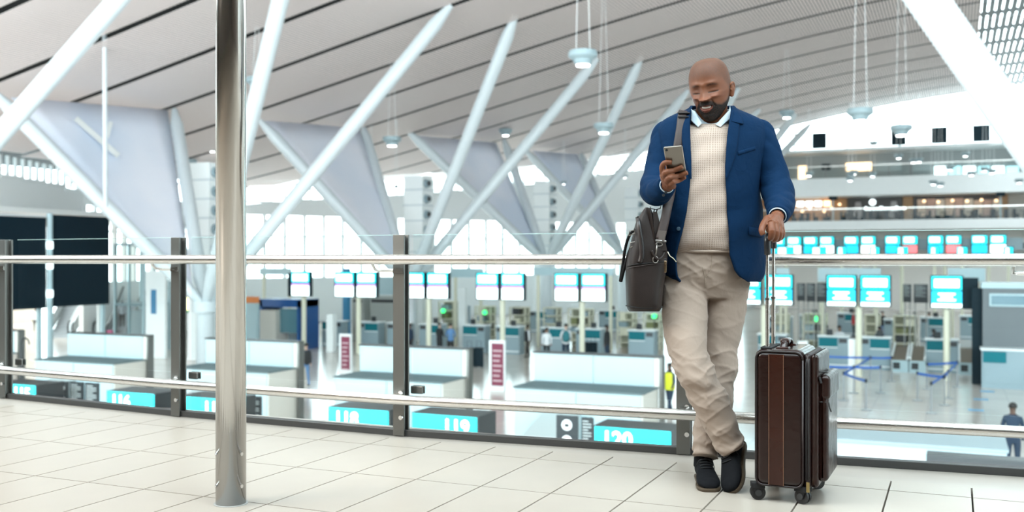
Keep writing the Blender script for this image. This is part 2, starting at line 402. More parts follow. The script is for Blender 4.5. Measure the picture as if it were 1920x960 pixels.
def railpts(off, z):
    out = []
    for i, (u, v) in enumerate(posts):
        out.append(A3(u, v-off, z))
    return out
hr = MB().tube(railpts(.10, .955), .027, 20).build('handrail', M['steel_rail'], rail_root, smooth=True)
lr = MB().tube(railpts(.075, .205), .027, 20).build('lower_rail', M['steel_rail'], rail_root, smooth=True)
for i in range(len(posts)-1):
    a, c = A3(*posts[i], 0), A3(*posts[i+1], 0); d = (c-a)/np.linalg.norm(c-a); n_ = A3(-d[1], d[0], 0)
    a2, c2 = a+d*.045, c-d*.045
    mid = (a2+c2)/2; hl = np.linalg.norm(c2-a2)/2
    b = MB(); b.add([a2+n_*.087+UP*.03, c2+n_*.087+UP*.03, c2+n_*.087+UP*1.09, a2+n_*.087+UP*1.09], [(0, 1, 2, 3)])
    gp = b.build('glass_pane', M['glass'], rail_root)
    MB().obox(mid+n_*.087+UP*1.091, d*hl, n_*.005, UP*.0012).build('glass_top_edge', M['glass_edge'], gp)
    MB().obox(c2+n_*.087+UP*.55, d*.0015, n_*.005, UP*.53).build('glass_side_edge', M['glass_edge'], gp)
    b = MB(); b.obox((a+c)/2+n_*.02+UP*.012, d*(hl+.02), n_*.010, UP*.018); b.obox((a+c)/2+n_*.075+UP*.008, d*(hl+.04), n_*.035, UP*.012)
    b.build('base_channel', M['channel'], rail_root, bevel=.003)

# steel pole in front
pb = PZ(433, 944, 0)
pole = empty('steel_pole', pb, 'tall brushed steel pole standing on the walkway tiles in front of the balustrade', 'pole')
MB().tube([pb, pb+UP*4.6], .0585, 40).build('pole_shaft', M['steel'], pole, smooth=True)
MB().tube([pb, pb+UP*.003], .066, 40).build('floor_collar', mat('grey_sealant', (.4, .4, .39), .7), pole)
for zz in (.075, .20):
    for ang in (-148, -32):
        a = math.radians(ang); d = math.cos(a)*RV+math.sin(a)*FV
        MB().tube([pb+d*.057+UP*zz, pb+d*.0615+UP*zz], .0075, 10).build('bolt', M['chrome'], pole, smooth=30)
# ------------------------------------------------------------------ roof trees, fabric sails, air towers
def strut_tree(base, arms, label, r=.34, extra=None):
    t = empty('branching_column', (base[0], base[1], ZF), label, 'column', 'white branching roof columns')
    b = MB(); b.tube([A3(base[0], base[1], ZF), base], .42, 16); b.tube([base-UP*.25, base+UP*.25], .62, 16)
    b.build('pier', M['white_tube'], t, smooth=40)
    for q in arms:
        d = np.asarray(q)-base; L = np.linalg.norm(d); d = d/L
        MB().tube([base+d*.3, base+d*1.6, base+d*(L-1.2), q], [r*.6, r, r, r*.45], 14).build('strut', M['white_tube'], t, smooth=60)
    if extra: extra(t)
    return t
def tie(t):
    MB().tube([PV(196, 62, 32.3), PV(198, 388, 33.2)], .10, 10).build('tie_rod', M['white_tube'], t, smooth=60)
strut_tree(PV(-290, 585, 21.5), [PV(290, -80, 26.5), PV(-560, -20, 26.5)], 'white branching column whose thick arm crosses the top left corner')
strut_tree(PV(385, 575, 36.5), [PV(-12, 172, 31.5), PV(327, 206, 41.5), PV(845, 10, 41.5), PV(550, -100, 31.5)], 'white branching column beside the steel pole, with a thin vertical tie rod', extra=tie)
strut_tree(PV(768, 535, 51.5), [PV(487, 226, 46.5), PV(680, 236, 56.5), PV(1120, 110, 56.5), PV(967, 28, 46.5)], 'white branching column rising behind the second balustrade post from the steel pole')
strut_tree(PV(1024, 493, 66.5), [PV(765, 246, 61.5), PV(945, 262, 71.5), PV(1203, 106, 61.5), PV(1290, 170, 71.5)], 'white branching column just left of the brown shoulder bag, far down the hall')
strut_tree(PV(1168, 480, 81.5), [PV(985, 281, 76.5), PV(1088, 285, 86.5), PV(1385, 165, 76.5), PV(1424, 205, 86.5)], 'farthest white branching column left of the man, mostly behind him')
strut_tree(PV(1290, 472, 96.5), [PV(1492, 214, 91.5), PV(1520, 232, 101.5)], 'faint white branching column behind the man, arm showing by his shoulder')
# near tree on the right
tb = P(2230, 700, 21)
nt2 = empty('roof_strut', (tb[0], tb[1], ZF), 'very thick white sloping roof beam in the top right corner', 'beam')
MB().tube([tb, P(1960, 315, 21), P(1712, -38, 21), P(1210, -755, 21)], [.40, .40, .40, .40], 28).build('strut', M['white_tube'], nt2, smooth=60)
MB().tube([A3(tb[0], tb[1], ZF), tb+UP*.2], .5, 20).build('pier', M['white_tube'], nt2, smooth=60)
MB().tube([P(1757, -10, 21.6), P(1995, 335, 21.6)], .035, 8).build('cable', M['dark_metal'], nt2, smooth=60)

def sail(corners, label, prints=None):
    TL, TR, B = corners; col = (.50, .545, .66)
    g = []
    for i in range(9):
        a, c = TL+(B-TL)*i/8, TR+(B-TR)*i/8
        row = []
        for j in range(9):
            p = a+(c-a)*j/8; p = p+FV*(.35*math.sin(math.pi*j/8)*math.sin(math.pi*min(1, i/6)))
            row.append(p)
        g.append(row)
    b = MB(); b.grid(g)
    o = b.build('fabric_sail', M['sail'], smooth=True); tag(o, label, 'banner', 'fabric sails between the roof struts')
    so = o.modifiers.new('solid', 'SOLIDIFY'); so.thickness = .03
    return o
sm = mat('lilac_printed_fabric', (.56, .60, .71), .7); nt = sm.node_tree; tc = nt.nodes.new('ShaderNodeTexCoord')
n = nt.nodes.new('ShaderNodeTexNoise'); n.inputs['Scale'].default_value = .16; n.inputs['Detail'].default_value = 3; nt.links.new(tc.outputs['Object'], n.inputs['Vector'])
cr = nt.nodes.new('ShaderNodeValToRGB'); cr.color_ramp.elements[0].position = .35; cr.color_ramp.elements[0].color = (.64, .71, .83, 1); cr.color_ramp.elements[1].position = .65; cr.color_ramp.elements[1].color = (.79, .80, .87, 1)
nt.links.new(n.outputs['Fac'], cr.inputs[0]); nt.links.new(cr.outputs[0], nt.nodes['Principled BSDF'].inputs['Base Color'])
nt.nodes['Principled BSDF'].inputs['Transmission Weight'].default_value = 0
M['sail'] = sm
s1 = sail((PV(20, 183, 31.9), PV(314, 207, 41.3), PV(362, 545, 36.8)), 'large lilac fabric sail left of the steel pole, with a white streak print')
for (q0, q1, w) in (((142, 222), (222, 292), 5), ((208, 228), (200, 258), 4)):
    def onS(x, y):
        TL, TR, B = PV(20, 183, 31.9), PV(314, 207, 41.3), PV(362, 545, 36.8)
        nrm = np.cross(TR-TL, B-TL); d = P(x, y, 1)-C0; tt = np.dot(nrm, TL-C0)/np.dot(nrm, d); return C0+d*(tt-.25)
    dx, dy = q1[0]-q0[0], q1[1]-q0[1]; L = math.hypot(dx, dy); ox, oy = -dy/L*w, dx/L*w
    pl = [onS(q0[0]+ox, q0[1]+oy), onS(q0[0]-ox, q0[1]-oy), onS(q1[0]-ox, q1[1]-oy), onS(q1[0]+ox, q1[1]+oy)]
    MB().slab(pl, FV*.02).build('printed_streak', M['white'], s1)
sail((PV(497, 227, 47), PV(673, 240, 56), PV(765, 520, 51.8)), 'lilac fabric sail just right of the steel pole, behind a crossing strut')
sail((PV(778, 254, 62), PV(930, 268, 71), PV(1018, 487, 66.7)), 'pale fabric sail in the middle of the hall, third from the near end')
sail((PV(998, 283, 77), PV(1083, 289, 86), PV(1164, 475, 81.7)), 'smallest pale fabric sail, farthest down the hall, left of the man')

def air_tower(x0, x1, ytop, v, label):
    p0, p1 = PV(x0, ytop, v), PV(x1, ytop, v); w = p1[0]-p0[0]; zt = p0[2]
    t = empty('air_tower', ((p0[0]+p1[0])/2, v, ZF), label, 'tower', 'white ventilation towers')
    MB().box(p0[0], p1[0], v, v+1.4, ZF, zt).build('tower_body', M['white'], t)
    z = zt-.5; k = 0
    while z > .6:
        MB().box(p0[0]-.05, p1[0]+.05, v-.05, v+1.45, z-.45, z-.36).build('band', M['white_tube'], t)
        c = A3(p1[0], v+.45, z)
        nz = MB().tube([c, c+A3(.30, -.12, 0)], [.30, .22], 14).build('nozzle', M['grey_blue'], t, smooth=50)
        MB().tube([c+A3(.29, -.118, 0), c+A3(.31, -.126, 0)], .17, 14).build('nozzle_opening', M['dark_metal'], nz, smooth=50)
        z -= 1.0; k += 1
    return t
air_tower(352, 392, 306, 41, 'white ventilation tower with round nozzles just left of the steel pole')
air_tower(757, 792, 330, 56, 'white ventilation tower with dark nozzles above the second balustrade post right of the pole')
air_tower(1001, 1030, 342, 71, 'white ventilation tower with dark nozzles left of the brown bag')
air_tower(1172, 1196, 352, 86, 'farthest white ventilation tower, above the brown bag')

# ------------------------------------------------------------------ pendant lamps
def lamp_proto():
    t = empty('pendant_lamp', (0, 0, 0), cat='lamp', group='pendant lamps of the hall')
    MB().lathe((0, 0, 0), [(.30, .17), (.47, .15), (.50, .08), (.50, -.04), (.40, -.12), (.36, -.14)], 24).build('shade', M['lamp_body'], t, smooth=50)
    MB().lathe((0, 0, 0), [(.34, -.14), (.30, -.26), (.22, -.33)], 20).build('bowl', M['lamp_body'], t, smooth=50)
    MB().lathe((0, 0, 0), [(.235, -.30), (.225, -.36), (.10, -.38)], 20).build('diffuser', M['lamp'], t, smooth=50)
    return t
LP = lamp_proto(); LPused = [False]
def lamp(x, y, w, D, label):
    t_ = FPX*D/w
    if x < 760: t_ = min(t_, 66)
    elif x < 1250: t_ = min(t_, 84)
    else: t_ = min(t_, 92)
    D = w*t_/FPX; p = P(x, y, t_)
    o = clone(LP, p, 0, label, D)
    p = p+UP*.02
    L = (zroof(p[0])-p[2]) if p[0] > -52 else 5
    b = MB()
    for dx in (-.25, .25): b.tube([p+A3(dx*D, 0, .1*D), p+A3(dx*D*.3, 0, max(1.0, L))], .010*max(1, t_/60), 5)
    return o, b
lamps = [(1093, 104, 55, 1.0, 'largest pendant lamp, hanging high above the brown shoulder bag'), (482, 152, 42, 1.0, 'pendant lamp touching the right side of the steel pole'),
 (735, 262, 35, 1.0, 'pendant lamp hanging in front of the roof right of the second fabric sail'), (1132, 237, 38, 1.0, 'pendant lamp on the strut to the left of the blue shoulder'),
 (948, 246, 25, 1.0, 'pendant lamp above the middle fabric sail, higher of two'), (552, 268, 20, 1.0, 'pendant lamp in front of the fabric sail just right of the steel pole'),
 (615, 290, 25, 1.0, 'pendant lamp where a strut crosses the fabric sail right of the pole'), (913, 278, 24, 1.0, 'pendant lamp on the middle fabric sail, lower of two'),
 (130, 293, 34, 1.0, 'pendant lamp in front of the large lilac sail at far left'), (357, 303, 24, 1.0, 'pendant lamp above the ventilation tower left of the pole'),
 (399, 278, 20, 1.0, 'pendant lamp half hidden by the left edge of the steel pole'), (1475, 212, 28, 1.0, 'pendant lamp just right of the blue jacket shoulder'),
 (1613, 211, 48, 1.0, 'large pendant lamp in front of the bright far window, higher of two'), (1690, 241, 40, 1.0, 'large pendant lamp covering a dark box on the far window sill'),
 (1638, 268, 18, 1.0, 'pendant lamp just above the upper gallery edge'),
 (895, 348, 10, .6, 'tiny glowing pendant under the middle fabric sail'), (1057, 342, 11, .6, 'tiny glowing pendant under the smallest fabric sail'),
 (743, 350, 11, .6, 'tiny glowing pendant by the ventilation tower behind the second post'), (696, 340, 12, .6, 'tiny glowing pendant at the edge of the second fabric sail'),
 (1172, 330, 11, .6, 'tiny glowing pendant left of the phone')]
SW = ['small cone pendant, %s' % s for s in ('left of two just under the lamp over the dark box', 'upper of a close pair right of the gallery middle', 'right one of a close pair at the gallery middle', 'highest one at the right', 'upper one of the left cluster', 'left one of the left cluster', 'right one of the left cluster', 'nearest to the blue sleeve', 'low one between the middle and the right cluster', 'middle one of the right cluster', 'right above the bright glazing at the right', 'rightmost of the right cluster', 'left of two hanging lowest over the white slab', 'right of two hanging lowest over the white slab', 'touching the foot of the thick white beam', 'lowest one of the left cluster')]
for (x, y) in ((1685, 292), (1713, 300), (1723, 299), (1810, 288), (1595, 326), (1601, 322), (1636, 326), (1517, 325), (1781, 314), (1821, 324), (1846, 316), (1860, 320), (1750, 341), (1763, 344), (1911, 338), (1594, 334)):
    lamps.append((x, y, 16, .78, SW.pop(0)))
for l in lamps:
    o, b = lamp(*l)
    b.build('suspension_wire', M['white'], o)

for q in list(LP.children)+[LP]: bpy.data.objects.remove(q)
# ------------------------------------------------------------------ near check-in counters and their number signs
def counter_unit():
    t = empty('checkin_counter', (0, 0, 0), cat='counter', group='white check-in counters of the near row')
    MB().box(0, 3.55, 0, 1.4, 0, 1.86).build('counter_base', M['beige'], t)
    for k in range(2): MB().box(.02+k*1.76, 1.75+k*1.76, -.04, 0, .05, 1.84).build('front_panel', M['pale_blue'], t, bevel=.006)
    MB().box(-.02, 3.57, -.06, 1.42, 1.86, 1.90).build('worktop', M['worktop'], t)
    MB().box(0, 3.6, 1.35, 1.6, 1.90, 2.68).build('back_wall', M['beige'], t)
    for k in range(2): MB().box(.02+k*1.76, 1.75+k*1.70, 1.31, 1.35, 1.91, 2.66).build('back_panel', M['pale_blue'], t, bevel=.006)
    MB().box(-.02, 3.66, 1.29, 1.62, 2.68, 2.72).build('top_trim', M['dark_metal'], t)
    MB().box(3.6, 3.68, 1.33, 1.60, .0, 2.70).build('end_post', M['post'], t)
    b = MB(); b.slab([(.9, -1.6, .9), (1.9, -1.6, .9), (1.9, -.06, 1.35), (.9, -.06, 1.35)], (0, 0, -.9)); b.build('bag_ramp', mat('grey_ramp', (.42, .47, .47), .5), t)
    return t
CU = counter_unit()
for i, (u, lab) in enumerate(((-28.5, 'white check-in counter at far left, left of the first balustrade post beside the pole'), (-22.35, 'white check-in counter partly behind the steel pole'),
                              (-16.45, 'white check-in counter crossed by the second balustrade post'), (-10.75, 'white check-in counter directly left of the brown shoulder bag'), (-34.6, 'white check-in counter cut by the left edge of the picture'))):
    if i == 0: CU.location = (u, 24.3, ZF); CU['label'] = lab
    else: clone(CU, (u, 24.3, ZF), 0, lab)
def text_mesh(txt, size, depth=.012):
    c = bpy.data.curves.new('lettering', 'FONT'); c.body = txt; c.size = size; c.extrude = depth; c.align_x = 'CENTER'; c.align_y = 'CENTER'; c.offset = size*.018; c.resolution_u = 3
    o = bpy.data.objects.new('lettering', c); COL.objects.link(o)
    me = bpy.data.meshes.new_from_object(o.evaluated_get(bpy.context.evaluated_depsgraph_get())); bpy.data.objects.remove(o); bpy.data.curves.remove(c)
    return me
def stand_text(txt, size, loc, m, parent, name='lettering', rz=0):
    me = text_mesh(txt, size); me.materials.clear(); me.materials.append(m)
    me.transform(Matrix.Translation(Vector(loc)) @ Matrix.Rotation(rz, 4, 'Z') @ Matrix.Rotation(math.pi/2, 4, 'X'))
    return link(name, me, parent)
M['sign_cyan'] = mat('cyan_sign_glow', (.0, .78, .84), .4, emit=.95, ecol=(.02, .74, .80))
M['digit'] = mat('white_digit_glow', (1, 1, 1), .4, emit=1.6, ecol=(1, 1, 1))
signs = [('115', -22.25, 1), ('116', -18.42, -1), ('117', -16.2, 1), ('118', -12.13, -1), ('119', -10.1, 1), ('120', -6.18, -1)]
for n_, u, side in signs:
    t = empty('number_sign', (u+.72, 18.1, ZF), {'115': 'cyan lit sign 115 at the far left end of the row', '116': 'cyan lit sign 116 left of the balustrade post beside the pole', '117': 'cyan lit sign 117 cut by the left side of the steel pole', '118': 'cyan lit sign 118 left of the middle balustrade post', '119': 'cyan lit sign 119 right of the middle balustrade post', '120': 'largest cyan lit sign, 120, left of the standing man'}[n_], 'sign', 'counter number signs')
    z1, z0, v = -2.19, -2.63, 17.7
    MB().box(u-.03, u+1.48, v+.02, v+.85, z0-.03, z1+.02).build('housing', M['dark_metal'], t)
    MB().box(u, u+1.45, v, v+.02, z0, z1).build('screen', M['sign_cyan'], t)
    stand_text(n_, .40, (u+(.44 if side < 0 else 1.0), v-.005, (z0+z1)/2), M['digit'], t)
    MB().box(u+.6, u+.85, v+.3, v+.55, ZF, z0).build('support', M['beige'], t)
def info_board(x0, x1, y0, y1, v, label, icons=False):
    p, q = PV(x0, y1, v), PV(x1, y0, v)
    t = empty('information_board', ((p[0]+q[0])/2, v, ZF), label, 'board', 'dark information boards')
    MB().box(p[0], q[0], v, v+.05, p[2]-.25, q[2]).build('panel', M['black'], t)
    MB().box(p[0]+.05, p[0]+.10, v+.05, v+.1, ZF, q[2]).build('leg', M['post'], t)
    MB().box(q[0]-.10, q[0]-.05, v+.05, v+.1, ZF, q[2]).build('leg', M['post'], t)
    w = q[0]-p[0]; h = q[2]-p[2]
    if icons:
        for k in range(2):
            c = A3((p[0]+q[0])/2, v, q[2]-h*(.32+.55*k))
            i_ = MB().tube([c, c-A3(0, .01, 0)], w*.24, 20).build('white_disc', M['white'], t)
            MB().box(c[0]-w*.1, c[0]+w*.1, v-.02, v-.01, c[2]-w*.08, c[2]+w*.06).build('pictogram', M['black'], i_)
    else:
        b = MB(); k = 0; z = q[2]-h*.12
        while z > p[2]+.02:
            b.box(p[0]+w*.12, p[0]+w*(.85 if k % 3 else .6), v-.006, v, z-.018, z); z -= h*.11; k += 1
        tag(b.build('text_lines', mat('pale_print', (.55, .6, .6), .6), t), kind='stuff')
info_board(107, 126, 716, 752, 19.0, 'narrow dark information board right of sign 115, leftmost of three', True)
info_board(130, 155, 717, 754, 19.0, 'dark board of text lines right of sign 115, middle of three')
info_board(159, 184, 719, 757, 19.0, 'dark board of text lines right of sign 115, rightmost of three')
info_board(466, 489, 744, 781, 19.0, 'dark board of text lines just right of the steel pole')
info_board(1043, 1083, 781, 832, 19.0, 'dark board with white round pictograms left of sign 120', True)
info_board(1090, 1112, 784, 832, 19.0, 'narrow dark text board touching the left end of sign 120')

# block and framed panel below on the right
p = PV(1562, 803, 19.8); q = PV(1888, 803, 19.8)
t = empty('counter_block', ((p[0]+q[0])/2, 20.6, ZF), 'broad low white counter block below the right part of the balustrade', 'counter')
MB().box(p[0], q[0], 19.8, 22.0, ZF, -2.50).build('block_body', mat('blue_grey_block', (.40, .50, .54), .6), t)
MB().box(p[0]-.03, q[0]+.03, 19.76, 22.04, -2.50, -2.45).build('block_top', mat('pale_grey_top', (.30, .37, .40), .6), t)
p = PV(1737, 851, 15.6); q = PV(1990, 851, 15.6)
t = empty('framed_panel', ((p[0]+q[0])/2, 15.6, ZF), 'white panel in a dark frame at the bottom right, below the rail', 'panel')
MB().box(p[0]+.1, q[0], 15.62, 15.7, ZF, p[2]-.1).build('panel', M['pale_blue'], t)
b = MB(); b.box(p[0], q[0], 15.55, 15.9, p[2]-.13, p[2]); b.box(p[0], p[0]+.1, 15.55, 15.9, ZF, p[2]-.13); b.build('frame', M['dark_metal'], t, bevel=.01)
# ------------------------------------------------------------------ check-in desks of the middle row
def desk_proto():
    t = empty('checkin_desk', (0, 0, 0), cat='desk', group='grey desks of the middle row')
    MB().box(-.70, .70, 0, .75, 0, 1.5).build('desk_body', M['grey_blue'], t, bevel=.01)
    MB().box(-.74, .74, -.06, .8, 1.5, 1.56).build('desk_top', M['white'], t)
    MB().box(-.20, .66, -.03, 0, 1.02, 1.46).build('teal_panel', M['teal'], t)
    MB().box(-.20, .66, -.035, 0, .97, 1.02).build('panel_sill', M['white'], t)
    MB().box(-.64, -.28, -.03, 0, 1.22, 1.44).build('grille', M['dark_metal'], t)
    MB().box(-.70, .70, -.02, 0, .12, .18).build('kick_rail', M['white'], t)
    MB().box(.05, .35, .3, .36, 1.56, 1.86).build('computer_screen', M['black'], t)
    return t
DK = desk_proto()
desks = [(545, 1, 'grey check-in desk with teal panel beside the blue kiosk'), (690, 1, 'grey check-in desk with teal panel left of the middle post, behind a maroon sign'),
 (622, -1, 'grey check-in desk partly hidden by a white pillar'), (745, 1, 'grey check-in desk hidden by the middle balustrade post'), (806, 1, 'grey check-in desk behind the couple in dark and blue'),
 (888, -1, 'grey check-in desk with a small teal panel, right of the couple'), (952, 1, 'grey check-in desk with teal panel above the second maroon sign'), (1037, 1, 'grey check-in desk behind the woman in white'),
 (1103, 1, 'grey check-in desk behind the dark trolleys'), (1202, -1, 'grey check-in desk directly below the brown shoulder bag'), (1448, -1, 'grey check-in desk behind the suitcase handle rods'),
 (1562, -1, 'grey check-in desk right of the suitcase'), (1640, 1, 'grey check-in desk left of the two brown belts'), (1766, -1, 'grey check-in desk right of the two brown belts')]
for i, (x, m_, lab) in enumerate(desks):
    v = 50.5; p = PV(x, 640, v)
    if i == 0: o = DK; o.location = (p[0], v, ZF); o['label'] = lab
    else: o = clone(DK, (p[0], v, ZF), 0, lab)
    if m_ < 0: o.scale = (-1, 1, 1)
# baggage belts between desks
def belt(x0, x1, label):
    p, q = PV(x0, 690, 50.2), PV(x1, 690, 50.2)
    t = empty('baggage_belt', ((p[0]+q[0])/2, 51, ZF), label, 'conveyor', 'brown baggage belts')
    MB().box(p[0], q[0], 49.9, 52.8, 0+ZF, .55+ZF).build('belt_base', M['pale_blue'], t)
    MB().slab([(p[0]+.08, 49.95, ZF+.55), (q[0]-.08, 49.95, ZF+.55), (q[0]-.08, 52.8, ZF+.95), (p[0]+.08, 52.8, ZF+.95)], (0, 0, .05)).build('belt', mat('brown_belt', (.16, .12, .08), .7), t)
    for xx in (p[0], q[0]-.08): MB().slab([(xx, 49.9, ZF+.6), (xx+.08, 49.9, ZF+.6), (xx+.08, 52.8, ZF+1.05), (xx, 52.8, ZF+1.05)], (0, 0, .12)).build('side_rail', M['white'], t)
    MB().box(p[0]+.1, p[0]+.4, 49.88, 49.9, ZF+.15, ZF+.45).build('display', M['black'], t)
belt(1671, 1703, 'brown baggage belt between the desks on the right, left of two')
belt(1705, 1736, 'brown baggage belt between the desks on the right, right of two')
belt(1797, 1833, 'brown baggage belt under a steel table at the grey cabin')

# ------------------------------------------------------------------ lit monitors on poles
def monitor_pair(x, label, single=False, style=0, dark_right=False):
    v = 47.0; p = PV(x, 515, v)
    t = empty('monitor_stand', (p[0], v, ZF), label, 'monitor', 'lit monitors above the desks')
    MB().tube([A3(p[0], v+.35, ZF), A3(p[0], v+.35, .1)], .14, 12).build('pole', M['cream'], t, smooth=50)
    xs = [0] if single else [-.72, .72]
    zt = .19
    for dx in xs:
        a, c = p[0]+dx-.60, p[0]+dx+.60
        cs = MB().box(a-.06, c+.06, v+.01, v+.28, zt-1.38, zt+.04).build('casing', M['navy_black'], t)
        MB().box(a, c, v-.01, v+.01, zt-.58, zt).build('upper_screen', M['scr_cyan'], cs)
        b = MB(); b.box(a+.07, c-.10, v-.02, v-.01, zt-.50, zt-.10) if style == 0 else b.box(a+.10, c-.10, v-.02, v-.01, zt-.48, zt-.12)
        b.build('lit_number', M['scr_white'], cs, bevel=.08)
        if style == 0:
            MB().box(a, c, v-.01, v+.01, zt-.78, zt-.63).build('violet_strip', M['scr_purple'], cs)
            MB().box(a, c, v-.015, v+.01, zt-1.34, zt-.78).build('lower_screen', M['scr_white'], cs)
        else:
            MB().box(a, c, v-.01, v+.01, zt-1.18, zt-.64).build('lower_screen', M['scr_blue'], cs)
            MB().box(a, c, v-.01, v+.01, zt-1.34, zt-1.18).build('white_strip', M['scr_white'], cs)
            b = MB()
            for k, w in enumerate((.34, .24, .36)): b.box(a+.6-w, a+.6+w, v-.02, v-.01, zt-.80-k*.13, zt-.72-k*.13)
            b.build('lit_lines', M['scr_white'], cs)
    if single:
        MB().box(p[0]+(.66 if dark_right else -.9), p[0]+(1.25 if dark_right else -.66), v+.05, v+.3, zt-1.4, zt-.05).build('side_casing', M['navy_black'], t)
    MB().box(p[0]-.5, p[0]+.5, v+.28, v+.36, zt-.8, zt-.6).build('bracket', M['dark_metal'], t)
monitor_pair(563, 'single lit cyan and white monitor right of the steel pole', True)
monitor_pair(666, 'pair of lit monitors left of the middle balustrade post')
monitor_pair(798, 'pair of lit monitors right of the middle balustrade post')
monitor_pair(937, 'third pair of lit monitors from the steel pole, in front of white shelves')
monitor_pair(1087, 'pair of lit monitors just left of the brown shoulder bag')
monitor_pair(1430, 'pair of lit blue monitors behind the suitcase handle', style=1)
monitor_pair(1609, 'pair of lit blue monitors right of the suitcase, beside dark text boards', style=1)
monitor_pair(1775, 'single lit blue monitor with a dark back panel, near the grey cabin', True, 1, True)

def far_monitor(x, label, alt):
    v = 92.0; p = PV(x, 452, v)
    t = empty('monitor_stand', (p[0], v, ZF), label, 'monitor', 'far lit monitors under the restaurant gallery')
    MB().tube([A3(p[0], v+.3, ZF), A3(p[0], v+.3, 2.4)], .12, 8).build('pole', M['cream'], t)
    for k, dx in enumerate((-.7, .7)):
        a, c = p[0]+dx-.58, p[0]+dx+.58
        cs = MB().box(a-.05, c+.05, v+.01, v+.25, 1.35, 2.95).build('casing', M['navy_black'], t)
        MB().box(a, c, v-.01, v+.01, 2.2, 2.9).build('upper_screen', M['scr_cyan'], cs)
        MB().box(a+.1, c-.25, v-.02, v-.01, 2.35, 2.8).build('lit_number', M['scr_white'], cs)
        MB().box(a, c, v-.01, v+.01, 1.42, 2.12).build('lower_screen', M['scr_red'] if (alt and k) else (M['scr_white'] if k else M['scr_blue']), cs)
    b = MB(); b.box(p[0]+.4, p[0]+2.6, v+1, v+1.1, 1.7, 2.7); b.build('grey_back_board', M['grey_blue'], t)
for x, lab, alt in ((1474, 'far lit monitor pair beside the blue cuff, above the rail', 0), (1535, 'far lit monitor pair above the rail, second right of the hand', 0), (1612, 'far lit monitor pair above the rail, third right of the hand', 0),
                    (1690, 'far lit monitor pair with a red screen, left of two such', 1), (1771, 'far lit monitor pair with a red screen, right of two such', 1), (1854, 'far lit monitor pair near the right edge, all cyan and white', 0)):
    far_monitor(x, lab, alt)
for i, (x, w, lab) in enumerate(((1472, 30, 'low far screen beside the hand'), (1535, 26, 'low far screen under the second far monitor pair'), (1578, 16, 'narrow low far screen left of the middle'), (1640, 17, 'low far screen at the middle, left of two'),
                                (1692, 20, 'low far screen at the middle, right of two'), (1752, 16, 'low far screen right of the middle, left of two'), (1804, 19, 'low far screen right of the middle, right of two'), (1891, 17, 'low far screen nearest the right edge'))):
    v = 84.0; p, q = PV(x-w/2, 473, v), PV(x+w/2, 463.5, v)
    t = empty('lit_screen', ((p[0]+q[0])/2, v, ZF), lab+', just above the steel rail', 'screen', 'low far screens above the rail')
    MB().box(p[0]-.05, q[0]+.05, v+.01, v+.2, p[2]-.6, q[2]+.05).build('casing', M['navy_black'], t)
    MB().box(p[0], q[0], v-.01, v+.01, p[2]-.55, q[2]).build('screen', M['scr_cyan'], t)
    MB().box(p[0]+.1, p[0]+(q[0]-p[0])*.55, v-.02, v-.01, p[2]-.4, q[2]-.05).build('lit_number', M['scr_white'], t)
    MB().tube([A3((p[0]+q[0])/2, v+.2, ZF), A3((p[0]+q[0])/2, v+.2, p[2]-.4)], .1, 8).build('pole', M['cream'], t)
# dark strip wall under the restaurant gallery
MB().box(-20, 30, V+5.3, V+5.6, ZF, 1.4).build('wall_panel', mat('pale_far_wall', (.88, .82, .78), .7), wall_far)
MB().box(-20, 30, V+5.2, V+5.5, 1.9, 2.55).build('wall_stripe', M['dark_metal'], wall_far)

# pale panels hung over the second check-in line
for i, (x0, x1, y0, y1, lab) in enumerate(((1455, 1480, 503, 528, 'pale blue overhead panel behind the suitcase handle'), (1533, 1652, 503, 528, 'wide pale blue overhead panel above the lit monitor pair right of the suitcase'), (1777, 1848, 503, 527, 'pale blue overhead panel above the single blue monitor'),
                                            (486, 545, 503, 515, 'pale overhead panel just right of the steel pole'), (845, 905, 503, 520, 'pale overhead panel between two lit monitor pairs'), (1000, 1150, 502, 516, 'pale overhead panel behind the monitor pair left of the bag'), (700, 740, 520, 552, 'pale overhead panel left of the middle post'))):
    v = 56.0 if i < 3 else 55.0; p, q = PV(x0, y1, v), PV(x1, y0, v)
    t = empty('overhead_panel', ((p[0]+q[0])/2, v, ZF), lab, 'panel', 'pale overhead panels')
    n_ = max(1, round((q[0]-p[0])/1.8))
    for k in range(n_):
        w = (q[0]-p[0])/n_
        MB().box(p[0]+k*w+.01, p[0]+(k+1)*w-.01, v, v+.15, p[2], q[2]).build('panel', M['pale_blue'], t)
    for xx in (p[0]+.15, q[0]-.3): MB().box(xx, xx+.15, v+.15, v+.3, ZF, q[2]-.05).build('leg', M['cream'], t)
for (x0, x1, y0, y1, lab) in ((1494, 1510, 531, 555, 'small dark board left of the blue monitor pair, leftmost of three'), (1512, 1529, 531, 556, 'small dark board left of the blue monitor pair, middle of three'), (1531, 1549, 530, 557, 'small dark board left of the blue monitor pair, rightmost of three'),
                              (1693, 1709, 533, 557, 'small dark board between the blue monitors, left of two'), (1713, 1740, 533, 558, 'small dark board between the blue monitors, right of two')):
    info_board(x0, x1, y0, y1, 52.5, lab)

